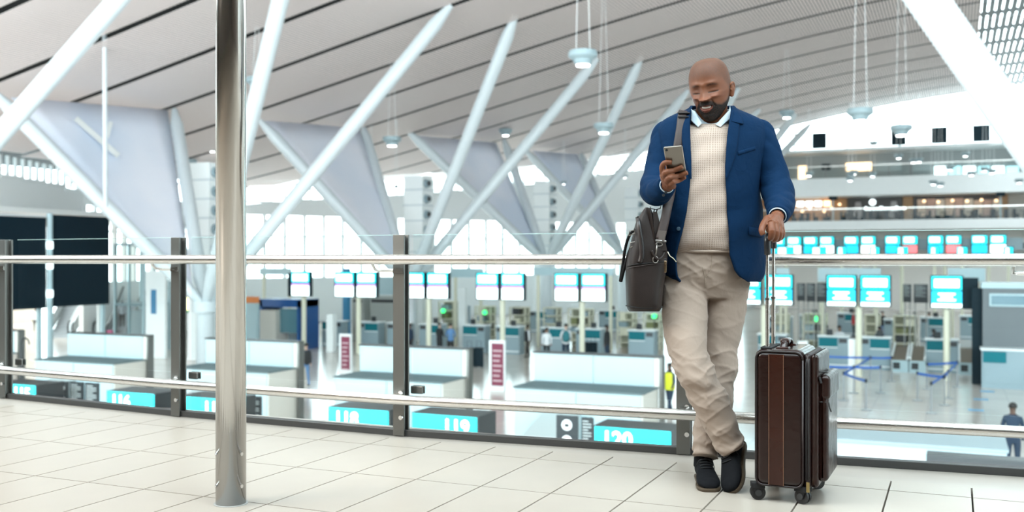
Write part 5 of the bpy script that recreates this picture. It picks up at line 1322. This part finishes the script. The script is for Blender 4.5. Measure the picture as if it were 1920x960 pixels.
# --- shirt collar and cuffs
b = MB(); g = []
for r_, (xl, xr, y, t_, d) in enumerate([(1300, 1369, 205, 4.42, .072), (1296, 1374, 216, 4.42, .078), (1293, 1378, 234, 4.42, .088)]):
    row = ring(xl, xr, y, t_, d, n=60); c0 = P((xl+xr)/2, y, t_); out = []
    for p_ in row:
        fz = -np.dot(p_-c0, FV)/d                  # 1 at the front
        drop = .062*max(0, fz)**3*(1 if r_ == 0 else .85 if r_ == 1 else .22)
        out.append(p_-UP*drop)
    g.append(out)
b.grid(g, closed_u=True); co = b.build('shirt_collar', M['shirt'], man, smooth=True); so = co.modifiers.new('s', 'SOLIDIFY'); so.thickness = .004
for pts in ([(1296, 204), (1303, 209), (1316, 231), (1309, 238), (1296, 226)], [(1369, 198), (1367, 206), (1342, 234), (1351, 238), (1372, 219)]):
    tt_ = [4.36, 4.345, 4.322, 4.32, 4.345] if pts[0][0] < 1330 else [4.36, 4.345, 4.322, 4.318, 4.345]
    b = MB(); b.slab([P(x, y, t_) for (x, y), t_ in zip(pts, tt_)], FV*.004); b.build('collar_wing', M['shirt'], co, bevel=.0015)
for q0, q1, r in ((P(1250.6, 348, 4.100), P(1246, 352.5, 4.125), .0315), (P(1457.6, 405.8, 4.134), P(1459.5, 399, 4.17), .0365)):
    b = MB(); b.tube([q0, q1], r, 24, caps=False); cu = b.build('shirt_cuff', M['shirt'], man, smooth=True); so = cu.modifiers.new('s', 'SOLIDIFY'); so.thickness = .003
# --- blazer
jr = [(1296, 1376, 199, 4.43, .080), (1288, 1384, 206, 4.43, .092), (1264, 1408, 216, 4.43, .108), (1243, 1430, 228, 4.43, .122), (1234, 1438, 244, 4.43, .133), (1233, 1437, 270, 4.425, .142), (1238, 1428, 310, 4.42, .148), (1242, 1424, 350, 4.42, .150), (1242, 1428, 395, 4.43, .156), (1242, 1432, 440, 4.44, .166), (1244, 1434, 480, 4.445, .170), (1247, 1433, 507, 4.445, .170), (1251, 1430, 519, 4.445, .168), (1262, 1424, 528, 4.445, .160)]
opn = np.array([(199, 1300, 1368), (206, 1297, 1370), (216, 1295, 1371), (228, 1294, 1371), (244, 1294, 1368), (270, 1295, 1363), (310, 1296, 1360), (350, 1293, 1361), (395, 1288, 1364), (440, 1277, 1366), (480, 1267, 1369), (507, 1268, 1378), (519, 1270, 1387), (528, 1276, 1400)], float)
JN = 84
def jacket_point(row, f):               # f in 0..1 round the back from the right front edge to the left one
    xl, xr, y, t_, d = row; cx, a = (xl+xr)/2, (xr-xl)/2
    oL, oR = np.interp(y, opn[:, 0], opn[:, 1]), np.interp(y, opn[:, 0], opn[:, 2]); e = 2.3
    def ang(x):
        c = max(-.97, min(.97, (x-cx)/a)); c = math.copysign(abs(c)**(e/2), c); return -math.acos(c)
    q0 = ang(oR); q1 = ang(oL)+2*math.pi
    q = q0+(q1-q0)*f; c, s = math.cos(q), math.sin(q); c, s = math.copysign(abs(c)**(2/e), c), math.copysign(abs(s)**(2/e), s)
    return P(cx+a*c, y, t_+d*s), q
rows = cm(jr, 6); b = MB(); g = []
for r in rows:
    line = []
    for k in range(JN):
        p_, q = jacket_point(r, k/(JN-1)); y = r[2]
        w_ = .004*math.sin(y*.085+q*3)*math.exp(-((y-420)/70)**2)+.003*math.sin(q*9+y*.03)*min(1, max(0, (y-400)/80))
        line.append(p_+(RV*math.cos(q)+FV*math.sin(q))*w_)
    g.append(line)
b.grid(g); jk = b.build('blazer', M['navy'], None, smooth=True, fix=False)
so = jk.modifiers.new('s', 'SOLIDIFY'); so.thickness = .007; so.offset = 0
setparent(jk, man)
def jt(px, py):                         # depth of the blazer front under a pixel
    r = np.array([np.interp(py, [q[2] for q in jr], [q[c] for q in jr]) for c in range(5)])
    cx, a = (r[0]+r[1])/2, (r[1]-r[0])/2; u = min(.985, abs((px-cx)/a)); return r[3]-r[4]*(1-u**2.3)**(1/2.3)
def patch(poly, off, th, name, m_, parent, bevel=.0015, n=1):
    vs = [P(x, y, jt(x, y)-off) for x, y in poly]; bb = MB(); bb.slab(vs, FV*th); return bb.build(name, m_, parent, bevel=bevel)
def strip(left, right, off, name, m_, parent, th=.004):  # two px polylines
    Lp, Rp = cm(left, 6), cm(right, 6); g = []
    for a_, c_ in zip(Lp, Rp):
        g.append([P(*(a_+(c_-a_)*k/6), jt(*(a_+(c_-a_)*k/6))-off-.003*math.sin(math.pi*k/6)) for k in range(7)])
    bb = MB(); bb.grid(g); o = bb.build(name, m_, parent, smooth=True); so = o.modifiers.new('s', 'SOLIDIFY'); so.thickness = th; so.offset = 0; return o
strip([(1372, 199), (1368, 225), (1364, 250), (1361, 290), (1361, 335)], [(1378, 205), (1385, 228), (1386, 245), (1378, 295), (1361.5, 336)], .009, 'lapel', M['navy'], jk)
strip([(1376, 199), (1374, 215), (1371, 228)], [(1384, 208), (1392, 224), (1394, 233)], .012, 'collar', M['navy'], jk)
strip([(1297, 203), (1293, 228), (1294, 260), (1296, 300), (1296, 335)], [(1286, 210), (1280, 236), (1278, 255), (1284, 295), (1295.5, 336)], .009, 'lapel', M['navy'], jk)
strip([(1384, 284), (1400, 279), (1416, 274)], [(1384, 291), (1400, 286), (1417, 281)], .006, 'breast_pocket', M['navy'], jk, .003)
strip([(1404, 425), (1418, 428), (1430, 430)], [(1404, 440), (1418, 443), (1430, 446)], .008, 'pocket_flap', M['navy'], jk, .004)
for (x, y) in ((1272, 429),):
    c_ = P(x, y, jt(x, y)-.006); bn = MB().tube([c_, c_-FV*.004], .0085, 16).build('button', mat('dark_button', (.03, .06, .09), .3), jk, bevel=.001)
# sleeves
def sleeve(rows, folds, name):
    r = cm(rows, 9); pts = [P(a[0], a[1], a[2]) for a in r]; rad = [a[3]*a[2]/FPX for a in r]; mb = MB(); mb.tube(pts, rad, 40, caps=True, ref=FV)
    vs = np.array(mb.v); m = len(pts)
    for i in range(m):
        for k in range(40):
            q = 2*math.pi*k/40; w_ = 0
            for (s0, wd, amp, fr, ph) in folds: w_ += amp*math.exp(-(((i/(m-1))-s0)/wd)**2)*(2*abs(math.sin(.5*(fr*i/(m-1)*2*math.pi+ph+3.4*math.sin(q+ph)+1.2*math.sin(2*q+ph*2))))**.6-1)
            vs[i*40+k] += (vs[i*40+k]-pts[i])/(rad[i]+1e-9)*w_
    mb.v = [tuple(q) for q in vs]; o = mb.build(name, M['navy'], jk, smooth=True, fix=True); sd = o.modifiers.new('sub', 'SUBSURF'); sd.levels = sd.render_levels = 1; return o
sl1 = sleeve([(1262, 238, 4.44, 17), (1250, 250, 4.44, 25), (1243, 275, 4.42, 25), (1237, 305, 4.40, 25), (1230, 335, 4.36, 25), (1226, 354, 4.29, 26), (1231, 361, 4.22, 25), (1241, 356, 4.15, 22), (1250, 348.5, 4.105, 18)], [(.52, .2, .0042, 6, 0), (.8, .15, .0035, 8, 1), (.2, .15, .003, 6, 2)], 'sleeve')
sl2 = sleeve([(1412, 236, 4.44, 17), (1424, 248, 4.44, 25), (1434, 275, 4.43, 26), (1443, 305, 4.42, 27), (1453, 340, 4.40, 29), (1460, 368, 4.34, 29), (1463, 385, 4.26, 26), (1461, 397, 4.18, 22), (1458, 404.5, 4.14, 18.5)], [(.6, .2, .0042, 6, 0), (.85, .12, .0035, 8, 1), (.2, .15, .003, 6, 2)], 'sleeve')
for dx in (0, 5.5):
    c_ = P(1244+dx*.8, 366-dx*1.0, 4.075); MB().tube([c_, c_-FV*.003], .006, 12).build('button', M['dark_metal'], sl1)
# --- trousers
tb_ = MB()
loft(tb_, [(1258, 1396, 452, 4.45, .125), (1250, 1402, 475, 4.455, .135), (1244, 1406, 505, 4.46, .142), (1243, 1404.5, 530, 4.46, .132), (1250, 1402, 560, 4.455, .100)], e=2.2)
def leg(rows):
    r = cm(rows, 10); pts = [P((a[0]+a[1])/2, a[2], a[3]) for a in r]; rad = [(a[1]-a[0])/2*a[3]/FPX for a in r]
    mb = MB(); mb.tube(pts, rad, 40, ref=FV, flat=1.0); return mb, pts, rad, r
l1, p1, r1, a1 = leg([(1242, 1326, 520, 4.44), (1242, 1326, 560, 4.41), (1243, 1326, 600, 4.36), (1248, 1325, 640, 4.29), (1262, 1334, 685, 4.23), (1282, 1352, 725, 4.21), (1304, 1370, 765, 4.20), (1324, 1383, 800, 4.195), (1342, 1394, 830, 4.19), (1350, 1399, 843, 4.19)])
l2, p2, r2, a2 = leg([(1322, 1404, 520, 4.47), (1320, 1401, 560, 4.465), (1318, 1395, 600, 4.455), (1316, 1386, 645, 4.44), (1312, 1379, 700, 4.415), (1309, 1372, 750, 4.385), (1303, 1362, 800, 4.34), (1299, 1352, 835, 4.305), (1298, 1348, 858, 4.285)])
for mb, pts, rad, ph in ((l1, p1, r1, 0), (l2, p2, r2, 1.3)):
    m = len(pts); vs = np.array(mb.v)
    for i in range(m):
        s_ = i/(m-1)
        for k in range(40):
            q = 2*math.pi*k/40
            w_ = .0050*math.exp(-((s_-.52)/.16)**2)*math.sin(44*s_+2.2*math.sin(q+ph)+ph)
            w_ += .0055*math.exp(-((s_-.96)/.10)**2)*math.sin(58*s_+2.0*math.sin(q*1+ph*2))
            w_ += .0045*math.exp(-((s_-.06)/.10)**2)*math.sin(50*s_+3*math.cos(q-ph))
            w_ += .0022*math.sin(q*2+s_*9+ph)
            vs[i*40+k] += (vs[i*40+k]-pts[i])/rad[i]*w_
    b0 = len(tb_.v); tb_.v += [tuple(q) for q in vs]; tb_.f += [tuple(b0+i for i in f) for f in mb.f]; tb_.m += mb.m
tme_ = remesh(tb_, .0048, 3, .5)
vv = verts(tme_); nn = normals(tme_); px_, py_, pt_ = camco(vv)
zz = vv[:, 2]; xr_ = (px_-1320)/430
def ridge_(a, b_, sc, st): return np.array([(1-abs(noise.noise((u*sc, v*sc*st, w*sc))))**5 for u, v, w in zip(a, b_, pt_)])
amp = .0055*np.exp(-((zz-.47)/.12)**2)+.0065*np.exp(-((zz-.18)/.10)**2)+.0060*np.exp(-((zz-.90)/.08)**2)+.0022
sk = np.where(px_ < 1325, .55, -.45)
w1 = ridge_(xr_*.6, zz+sk*xr_, 9, 1.9); w2 = ridge_(xr_*.5+3, zz-.8*sk*xr_+1.7, 15, 1.5)
setverts(tme_, vv+nn*(amp*(w1*1.0+w2*.55-.55))[:, None])
for p_ in range(1):
    bm_ = bmesh.new(); bm_.from_mesh(tme_); bmesh.ops.smooth_vert(bm_, verts=bm_.verts, factor=.4, use_axis_x=True, use_axis_y=True, use_axis_z=True); bm_.to_mesh(tme_); bm_.free()
tme_.materials.append(M['chino']); tme_.shade_smooth()
tr = link('trousers', tme_, man)
# seams: fly, side seam, hems
def tsurf(px, py, guess):               # nearest trouser surface point on a line of sight
    d = P(px, py, 1)-C0; d = d/np.linalg.norm(d); v_ = tv-C0; al_ = v_@d; dist = np.linalg.norm(v_-al_[:, None]*d, axis=1)
    k = np.where(dist < .008)[0]
    if len(k) == 0: return P(px, py, guess)
    k = k[np.argmin(al_[k])]; return C0+d*al_[k]
tv = verts(tme_)
dseam = mat('seam_thread', (.33, .26, .20), .9)
for pts in ([(1335, 472), (1335, 490), (1332, 508), (1323, 520)], [(1318, 500), (1321, 520), (1323, 540)], [(1256, 500), (1262, 484), (1270, 476)]):
    MB().tube([tsurf(x, y, 4.3)-FV*.0005 for x, y in cm(pts, 5)], .0013, 6).build('seam', dseam, tr, smooth=True)
# --- shoes
def shoe(M4, name_shaft, label=None):
    prof = [(0.0, .022, .055), (.02, .034, .085), (.06, .037, .098), (.11, .037, .098), (.15, .041, .084), (.19, .047, .066), (.23, .049, .054), (.262, .043, .047), (.283, .027, .036), (.288, .012, .026)]
    r = cm(prof, 5); g = []
    for (s_, w_, h_) in r:
        row = []
        for k in range(28):
            q = 2*math.pi*k/28; c, s2 = math.cos(q), math.sin(q)
            zz = .018+(h_-.018)*(.5+.5*s2) if True else 0
            row.append((math.copysign(abs(c)**.8, c)*w_*(1-.18*max(0, s2)), -s_, .012+(h_-.012)*(.5+.5*math.copysign(abs(s2)**.8, s2))))
        g.append(row)
    mb = MB(); mb.grid(g, closed_u=True, caps=True)
    mb.tube([(0, -.055, .06), (0, -.05, .10), (0, -.045, .150)], [.043, .040, .036], 24)
    me = remesh(mb, .0035, 5); V4 = verts(me); tf = lambda a: np.asarray(a)@np.array(M4)[:3, :3].T+np.array(M4)[:3, 3]
    setverts(me, tf(V4)); me.materials.append(M['suede']); me.shade_smooth(); o = link('shoe', me, man)
    sb = MB(); g = []
    for z_, ex in ((0, -.001), (.010, .002), (.016, .001)):
        row = []
        for (s_, w_, h_) in r: row.append((w_+ex, -s_+(ex if s_ < .1 else -ex), z_))
        for (s_, w_, h_) in r[::-1]: row.append((-w_-ex, -s_+(ex if s_ < .1 else -ex), z_))
        g.append([tf(q) for q in row])
    sb.grid(g, closed_u=True, caps=True); sb.build('sole', mat('brown_rubber_sole', (.065, .044, .025), .6), o)
    lb = MB()
    for k in range(4):
        y_ = -.118-.017*k; z_ = .099-.0085*k
        lb.tube([tf((x_, y_-.004*math.cos(x_*90), z_+.004-8*x_*x_)) for x_ in np.linspace(-.024, .024, 7)], .0024, 6)
    lb.tube([tf((0, -.115, .104)), tf((.030, -.125, .098)), tf((.038, -.118, .07)), tf((.036, -.125, .045))], .0020, 6)
    lb.tube([tf((0, -.115, .104)), tf((-.028, -.130, .098)), tf((-.040, -.122, .07))], .0020, 6)
    lb.build('laces', M['rubber'], o, smooth=True); return o
heel = PZ(1323, 893, 0)
hb0 = P(1316, 700, 4.375); m1 = Matrix.Translation((hb0[0], hb0[1], 0)) @ Matrix.Rotation(TH-math.radians(4), 4, 'Z')
shoe(m1, 'l')
toe = P(1377, 921, 4.09); m2 = Matrix.Rotation(TH-math.radians(20), 4, 'Z') @ Matrix.Rotation(math.radians(34), 4, 'X') @ Matrix.Rotation(math.radians(-32), 4, 'Y')
tip = m2 @ Vector((0, -.27, .0)); off = Vector((toe[0], toe[1], .006))-tip
shoe(Matrix.Translation(off) @ m2, 'r')
# ------------------------------------------------------------------ phone
ph = empty('smartphone', PC, 'grey smartphone held in his raised hand, back facing us', 'phone')
bm = MB().obox(PC, PW*.0365, PHv*.0745, PN*.0042).build('phone_body', mat('phone_back', (.20, .18, .155), .3, .7), ph, bevel=.0035)
def onp(a, b_, o): return PC+PW*a+PHv*b_+PN*o
MB().tube([onp(-.026, .062, .0042), onp(-.026, .062, .0056)], .0052, 16).build('camera_lens', M['rubber'], ph)
MB().tube([onp(-.026, .062, .0054), onp(-.026, .062, .0060)], .0028, 12).build('lens_glass', mat('lens', (.02, .03, .05), .05), ph)
MB().obox(PC-PN*.0045, PW*.034, PHv*.071, PN*.0003).build('phone_screen', mat('phone_glass', (.01, .01, .012), .1), ph)
fb = MB()
for s_ in (-1, 1): fb.obox(onp(s_*.0365, 0, 0), PW*.0006, PHv*.069, PN*.003)
fb.build('phone_frame', mat('phone_rim', (.55, .52, .48), .2, 1), ph)

# ------------------------------------------------------------------ shoulder bag
lea = mat('dark_brown_leather', (.015, .0092, .0078), .48, noise_s=25, noise_a=.25, bump=.15, bump_s=600, spec=.32)
lea2 = mat('strap_webbing', (.036, .023, .021), .55, noise_s=40, noise_a=.2, bump=.2, bump_s=500)
M['bag_metal'] = mat('dull_nickel', (.32, .30, .28), .3, 1)
bg_ = empty('shoulder_bag', P(1210, 585, 4.36), 'dark brown leather briefcase hanging from his shoulder by a webbing strap', 'bag')
b = MB(); rows = [(1180, 1236, 584, 4.36, .165), (1175, 1241, 574, 4.36, .185), (1173, 1244, 540, 4.36, .19), (1173, 1250, 500, 4.36, .19), (1178, 1251, 470, 4.36, .19), (1185, 1241, 445, 4.36, .185), (1192, 1227, 418, 4.36, .18), (1203, 1220, 398, 4.36, .17), (1210, 1216, 389, 4.36, .165)]
loft(b, rows, e=4.2, n=60); bb = b.build('bag_body', lea, bg_, smooth=50)
def bagfront(x, y, off=.004):
    r = np.array([np.interp(y, [q[2] for q in rows][::-1], [q[c] for q in rows][::-1]) for c in range(5)]); cx, a = (r[0]+r[1])/2, (r[1]-r[0])/2
    u = min(.98, abs((x-cx)/a)); return P(x, y, r[3]-r[4]*(1-u**4.2)**(1/4.2)-off)
def bline(pts, r, name, m_, off=.004, n=8): return MB().tube([bagfront(x, y, off) for x, y in cm(pts, 5)], r, n).build(name, m_, bg_, smooth=True)
bline([(1196, 407), (1199, 430), (1202, 460), (1203, 478), (1200, 492)], .011, 'zip_panel', mat('dark_leather_edge', (.022, .015, .014), .35), 0)
bline([(1198, 408), (1202, 436), (1206, 462), (1206, 486)], .0035, 'zip_line', M['dark_metal'], .010)
# rear wall of the open top, and the dark mouth
b = MB(); g = []
for (y, x0, x1) in ((390, 1213, 1217), (402, 1214, 1222), (430, 1217, 1226), (455, 1220, 1228)):
    g.append([P(x, y, t_) for x, t_ in ((x0, 4.19), (x1, 4.17), (x1+3, 4.28), (x1+2, 4.5), (x0, 4.5))])
b.grid(g, closed_u=True, caps=True); b.build('top_flap', lea, bg_, smooth=40)
g = []
for (y, x0, x1) in ((397, 1224, 1232), (425, 1226, 1239), (450, 1228, 1247), (470, 1230, 1251)):
    g.append([P(x, y, t_) for x, t_ in ((x0, 4.185), (x1, 4.185), (x1, 4.5), (x0, 4.5))])
b = MB(); b.grid(g, closed_u=True, caps=True); b.build('rear_gusset', mat('gusset_leather', (.028, .02, .018), .5), bg_, smooth=40)
bline([(1222, 470), (1228, 482), (1236, 486), (1244, 478), (1247, 466)], .006, 'gusset_fold', lea, .006)
bline([(1176, 500), (1190, 496), (1210, 494), (1232, 492), (1249, 490)], .0022, 'seam', M['rubber'], .003)
bline([(1176, 503), (1210, 497), (1249, 493)], .0012, 'stitching', lea2, .004)
bline([(1174, 573), (1205, 578), (1242, 576)], .003, 'base_piping', M['rubber'], .002)
# carry handles hanging on the left
for (pts, rr) in (([(1190, 431), (1181, 440), (1173, 462), (1168, 495), (1163, 527)], .0075), ([(1191, 455), (1184, 464), (1177, 480), (1170, 505), (1164, 528)], .0075)):
    MB().tube([P(x, y, 4.22+.004*i) for i, (x, y) in enumerate(cm(pts, 5))], rr, 10, flat=.7).build('carry_handle', M['rubber'], bg_, smooth=True)
for (x, y) in ((1184, 437), (1186, 459)):
    MB().tube([P(x-5, y+5, 4.20), P(x-4, y-4, 4.195), P(x+5, y-6, 4.19), P(x+6, y+1, 4.195), P(x-5, y+5, 4.20)], .0022, 6).build('handle_buckle', M['bag_metal'], bg_, smooth=True)
# strap, D-ring, clips, zip pull
def jt2(x, y): return jt(x, y)-.014
sp_ = [(1289, 209, 4.43), (1283, 207, 4.36), (1280, 216, jt2(1280, 222)), (1277, 240, jt2(1277, 240)), (1273, 265, jt2(1273, 265)), (1269, 290, jt2(1269, 290)), (1264, 320, jt2(1264, 320)-.01), (1258, 355, jt2(1258, 355)-.012), (1252, 385, 4.20), (1246, 415, 4.175), (1238, 448, 4.165)]
cr_ = cm(sp_, 6); b = MB(); g = []
for i, (x, y, t_) in enumerate(cr_):
    w = 9.0 if y > 380 else 9.5
    nx = 1.0; g.append([P(x-w+.5, y-1.5, t_+.004), P(x-w*.5, y, t_), P(x+w*.5, y+1, t_), P(x+w-.5, y+2, t_+.004)])
b.grid(g); st_ = b.build('shoulder_strap', lea2, bg_, smooth=True); so = st_.modifiers.new('s', 'SOLIDIFY'); so.thickness = .004
b = MB(); b.obox(P(1282, 212, 4.335), RV*.026, UP*.004+FV*.012, FV*.004-UP*.002); b.obox(P(1281, 219, 4.315), RV*.024, UP*.003, FV*.003); b.build('strap_slider', M['rubber'], st_, bevel=.002)
b = MB(); b.obox(P(1239, 452, 4.160), RV*.023-UP*.002, UP*.003, FV*.003); b.build('strap_end', M['chrome'], st_, bevel=.001)
g = [[P(x-7.5, y, 4.178), P(x+7.5, y+1.5, 4.160)] for x, y in ((1243, 432), (1241, 441), (1239, 451))]
b = MB(); b.grid(g); o = b.build('leather_tab', mat('tab_leather', (.055, .045, .040), .5), st_); so = o.modifiers.new('s', 'SOLIDIFY'); so.thickness = .009
def loop(cx, cy, rx, ry, t_, r=.0022): return MB().tube([P(cx+rx*math.cos(a), cy+ry*math.sin(a), t_) for a in np.linspace(0, 2*math.pi, 19)], r, 6)
loop(1229, 487, 5, 6, 4.165).build('steel_ring', M['bag_metal'], bg_, smooth=True)
MB().tube([P(1232, 456, 4.17), P(1231, 468, 4.165), P(1229, 481, 4.165)], .0032, 8).build('snap_hook', M['bag_metal'], bg_, smooth=True)
loop(1236, 458, 6, 3.5, 4.172).build('swivel_ring', M['bag_metal'], bg_, smooth=True)
MB().obox(P(1247.5, 500, 4.155), RV*.005, UP*.024, FV*.002).build('zip_pull', mat('brass', (.55, .40, .26), .25, 1), bg_, bevel=.001)
MB().obox(P(1247.5, 487, 4.157), RV*.004, UP*.006, FV*.003).build('zip_slider', M['dark_metal'], bg_, bevel=.001)
MB().tube([P(1219, 388, 4.25), P(1220, 391, 4.22), P(1230, 393, 4.21), P(1238, 391, 4.21), P(1239, 387, 4.23)], .0022, 6).build('wire_hook', M['dark_metal'], bg_, smooth=True)
for x in (1226, 1231): MB().tube([P(x+1, 393, 4.21), P(x-2, 405, 4.20), P(x-1, 420, 4.20)], .0024, 6).build('hook_strap', M['rubber'], bg_, smooth=True)
MB().tube([P(1252, 472, 4.17), P(1256, 480, 4.165), P(1262, 484, 4.165), P(1268, 491, 4.17)], .0018, 6).build('cream_piping', M['cream'], bg_, smooth=True)

# ------------------------------------------------------------------ suitcase
sl = mat('glossy_oxblood_leather', (.0125, .0034, .0024), .24, noise_s=9, noise_a=.35, bump=.15, bump_s=30, spec=.4, coat=.15)
sl2_ = mat('russet_leather', (.026, .006, .003), .26, noise_s=9, noise_a=.3, bump=.12, bump_s=30, spec=.4, coat=.1)
slp = mat('creased_pocket_leather', (.014, .0042, .003), .3, noise_s=9, noise_a=.35, bump=.9, bump_s=16, spec=.35, coat=.08)
slt = mat('tan_stitching', (.18, .085, .045), .7)
sc = empty('suitcase', tuple(S(.1, .17, 0)), 'glossy dark brown leather cabin suitcase on black spinner wheels, pull handle raised', 'suitcase')
TW, WD, Z0, Z1 = .197, .35, .058, .602
def sbox(a0, a1, b0, b1, z0, z1, mb=None):
    mb = mb or MB(); mb.obox(S((a0+a1)/2, (b0+b1)/2, (z0+z1)/2), SA*(a1-a0)/2, SB*(b1-b0)/2, UP*(z1-z0)/2); return mb
def rbox(name, a0, a1, b0, b1, z0, z1, m_, bev, seg=5, parent=sc):
    o = sbox(a0, a1, b0, b1, z0, z1).build(name, m_, parent, smooth=True); bv = o.modifiers.new('b', 'BEVEL'); bv.width = bev; bv.segments = seg; bv.harden_normals = True; return o
rbox('case_shell', 0, TW, 0, WD, Z0, Z1, sl, .034, 6)
# side face: russet centre strip, two lines of stitching, piping round the edge
sbox(.058, .118, -.0022, .004, Z0+.012, Z1-.018).build('centre_strip', sl2_, sc, bevel=.001)
for a in (.060, .116): MB().tube([S(a, -.0035, Z0+.012), S(a, -.0035, Z1-.02)], .0011, 6).build('stitching', slt, sc)
def rrect(a0, a1, z0, z1, r, bq, n=7):
    pts = []
    for (ca, cz, s0) in ((a1-r, z1-r, 0), (a0+r, z1-r, 90), (a0+r, z0+r, 180), (a1-r, z0+r, 270)):
        for k in range(n): q = math.radians(s0+90*k/(n-1)); pts.append(S(ca+r*math.cos(q), bq, cz+r*math.sin(q)))
    return pts+[pts[0]]
MB().tube(rrect(.008, TW-.008, Z0+.008, Z1-.008, .030, .004), .0042, 8).build('edge_piping', mat('black_piping', (.012, .006, .006), .3), sc, smooth=True)
MB().tube(rrect(.008, TW-.008, Z0+.008, Z1-.008, .030, WD-.004), .0042, 8).build('edge_piping', M['rubber'], sc, smooth=True)
# expansion gusset with zips, then the pocket side
rbox('front_gusset', TW-.004, TW+.022, .010, WD-.010, Z0+.006, Z1-.012, mat('dark_gusset', (.014, .006, .006), .5), .02, 4)
for a in (TW+.004, TW+.014): MB().tube([S(a, .006, Z0+.04), S(a, .006, Z1-.05), S(a, .02, Z1-.016), S(a, WD-.02, Z1-.016)], .0026, 6).build('zip_line', M['dark_metal'], sc, smooth=True)
rbox('front_panel', TW+.018, TW+.050, .012, WD-.012, Z0+.010, Z1-.014, slp, .022, 5)
rbox('lower_pocket', TW+.040, TW+.084, .028, WD-.028, Z0+.032, Z0+.432, slp, .026, 5)
rbox('pocket_flap', TW+.050, TW+.091, .026, WD-.026, Z0+.352, Z0+.450, slp, .019, 5)
for z in (Z0+.345, Z0+.462): MB().tube([S(TW+.050, .027, z), S(TW+.074, .033, z), S(TW+.078, .06, z)], .0028, 6).build('zip_line', M['dark_metal'], sc, smooth=True)
MB().tube([S(TW+.086, .026, Z0+.345), S(TW+.090, .022, Z0+.325), S(TW+.096, .020, Z0+.310)], .0028, 6).build('zip_pull', M['rubber'], sc, smooth=True)
MB().tube([S(TW+.052, .022, Z1-.10), S(TW+.060, .016, Z1-.125)], .0045, 8).build('zip_pull', M['rubber'], sc)
sbox(TW+.006, TW+.018, -.004, .004, Z0-.005, Z0+.035).build('brass_zip_pull', mat('antique_brass', (.40, .30, .13), .3, 1), sc, bevel=.002)
# top carry handle
hb_ = MB(); hp = [S(.10, .085, Z1-.004), S(.10, .105, Z1+.018), S(.10, .145, Z1+.027), S(.10, .205, Z1+.027), S(.10, .245, Z1+.018), S(.10, .265, Z1-.004)]
hb_.tube(cm(hp, 5), .013, 12, flat=.6, ref=SB); hb_.build('carry_handle', mat('handle_leather', (.018, .007, .006), .25, coat=.3), sc, smooth=True)
for b_ in (.085, .265): sbox(.075, .125, b_-.025, b_+.025, Z1-.006, Z1+.006).build('handle_mount', sl2_, sc, bevel=.004)
sbox(.082, .118, .115, .165, Z1+.012, Z1+.036).build('handle_wrap', sl2_, sc, bevel=.008)
MB().obox(S(.042, .13, Z1+.002), SA*.022, SB*.10, UP*.005).build('handle_socket', M['rubber'], sc, bevel=.004)
# telescopic handle
for q in (rod0, rod1):
    MB().tube([q+UP*(Z1-.02), q+UP*(.80)], .0085, 14).build('outer_tube', M['steel_rail'], sc, smooth=60)
    MB().tube([q+UP*.79, q+UP*(gz-.05)], .0062, 14).build('inner_tube', M['steel_rail'], sc, smooth=60)
    MB().tube([q+UP*.795, q+UP*.803], .0098, 14).build('tube_collar', M['chrome'], sc)
MB().tube(cm([rod0+UP*(gz-.075), rod0-SB*.006+UP*(gz-.045), g0-SB*.004-UP*.012, g0+SB*.018, gm+UP*.003, g1-SB*.018, g1+SB*.004-UP*.012, rod1+SB*.004+UP*(gz-.05)], 6), .0125, 16).build('grip', mat('black_plastic', (.012, .013, .015), .28), sc, smooth=True)
# wheels
for (a, b_, yaw) in ((.010, .03, 20), (TW-.012, .035, -25), (TW+.0, WD-.03, 40), (.02, WD-.03, 10)):
    c = S(a, b_, .030); d = math.cos(math.radians(yaw))*SA+math.sin(math.radians(yaw))*SB; e = np.cross(d, UP)
    cs = MB(); cs.slab([S(a, b_, 0)+d*x+e*y+UP*.048 for x, y in ((-.026, -.024), (.026, -.024), (.026, .024), (-.026, .024))], UP*.022)
    for s_ in (-1, 1): cs.slab([c+e*s_*.017+d*x+UP*z for x, z in ((-.024, .03), (.024, .03), (.012, -.008), (-.012, -.008))], e*.004)
    ws = cs.build('caster_fork', M['rubber'], sc, bevel=.003)
    for s_ in (-1, 1): MB().tube([c+e*s_*.003, c+e*s_*.014], .0295, 24).build('wheel', mat('wheel_tyre', (.008, .008, .009), .45), sc, smooth=30)
    MB().tube([c-e*.0225, c-e*.015], .013, 16).build('wheel_hub', M['dark_metal'], ws, smooth=30)
    MB().tube([c+e*.0225, c+e*.015], .013, 16).build('wheel_hub', M['dark_metal'], ws, smooth=30)
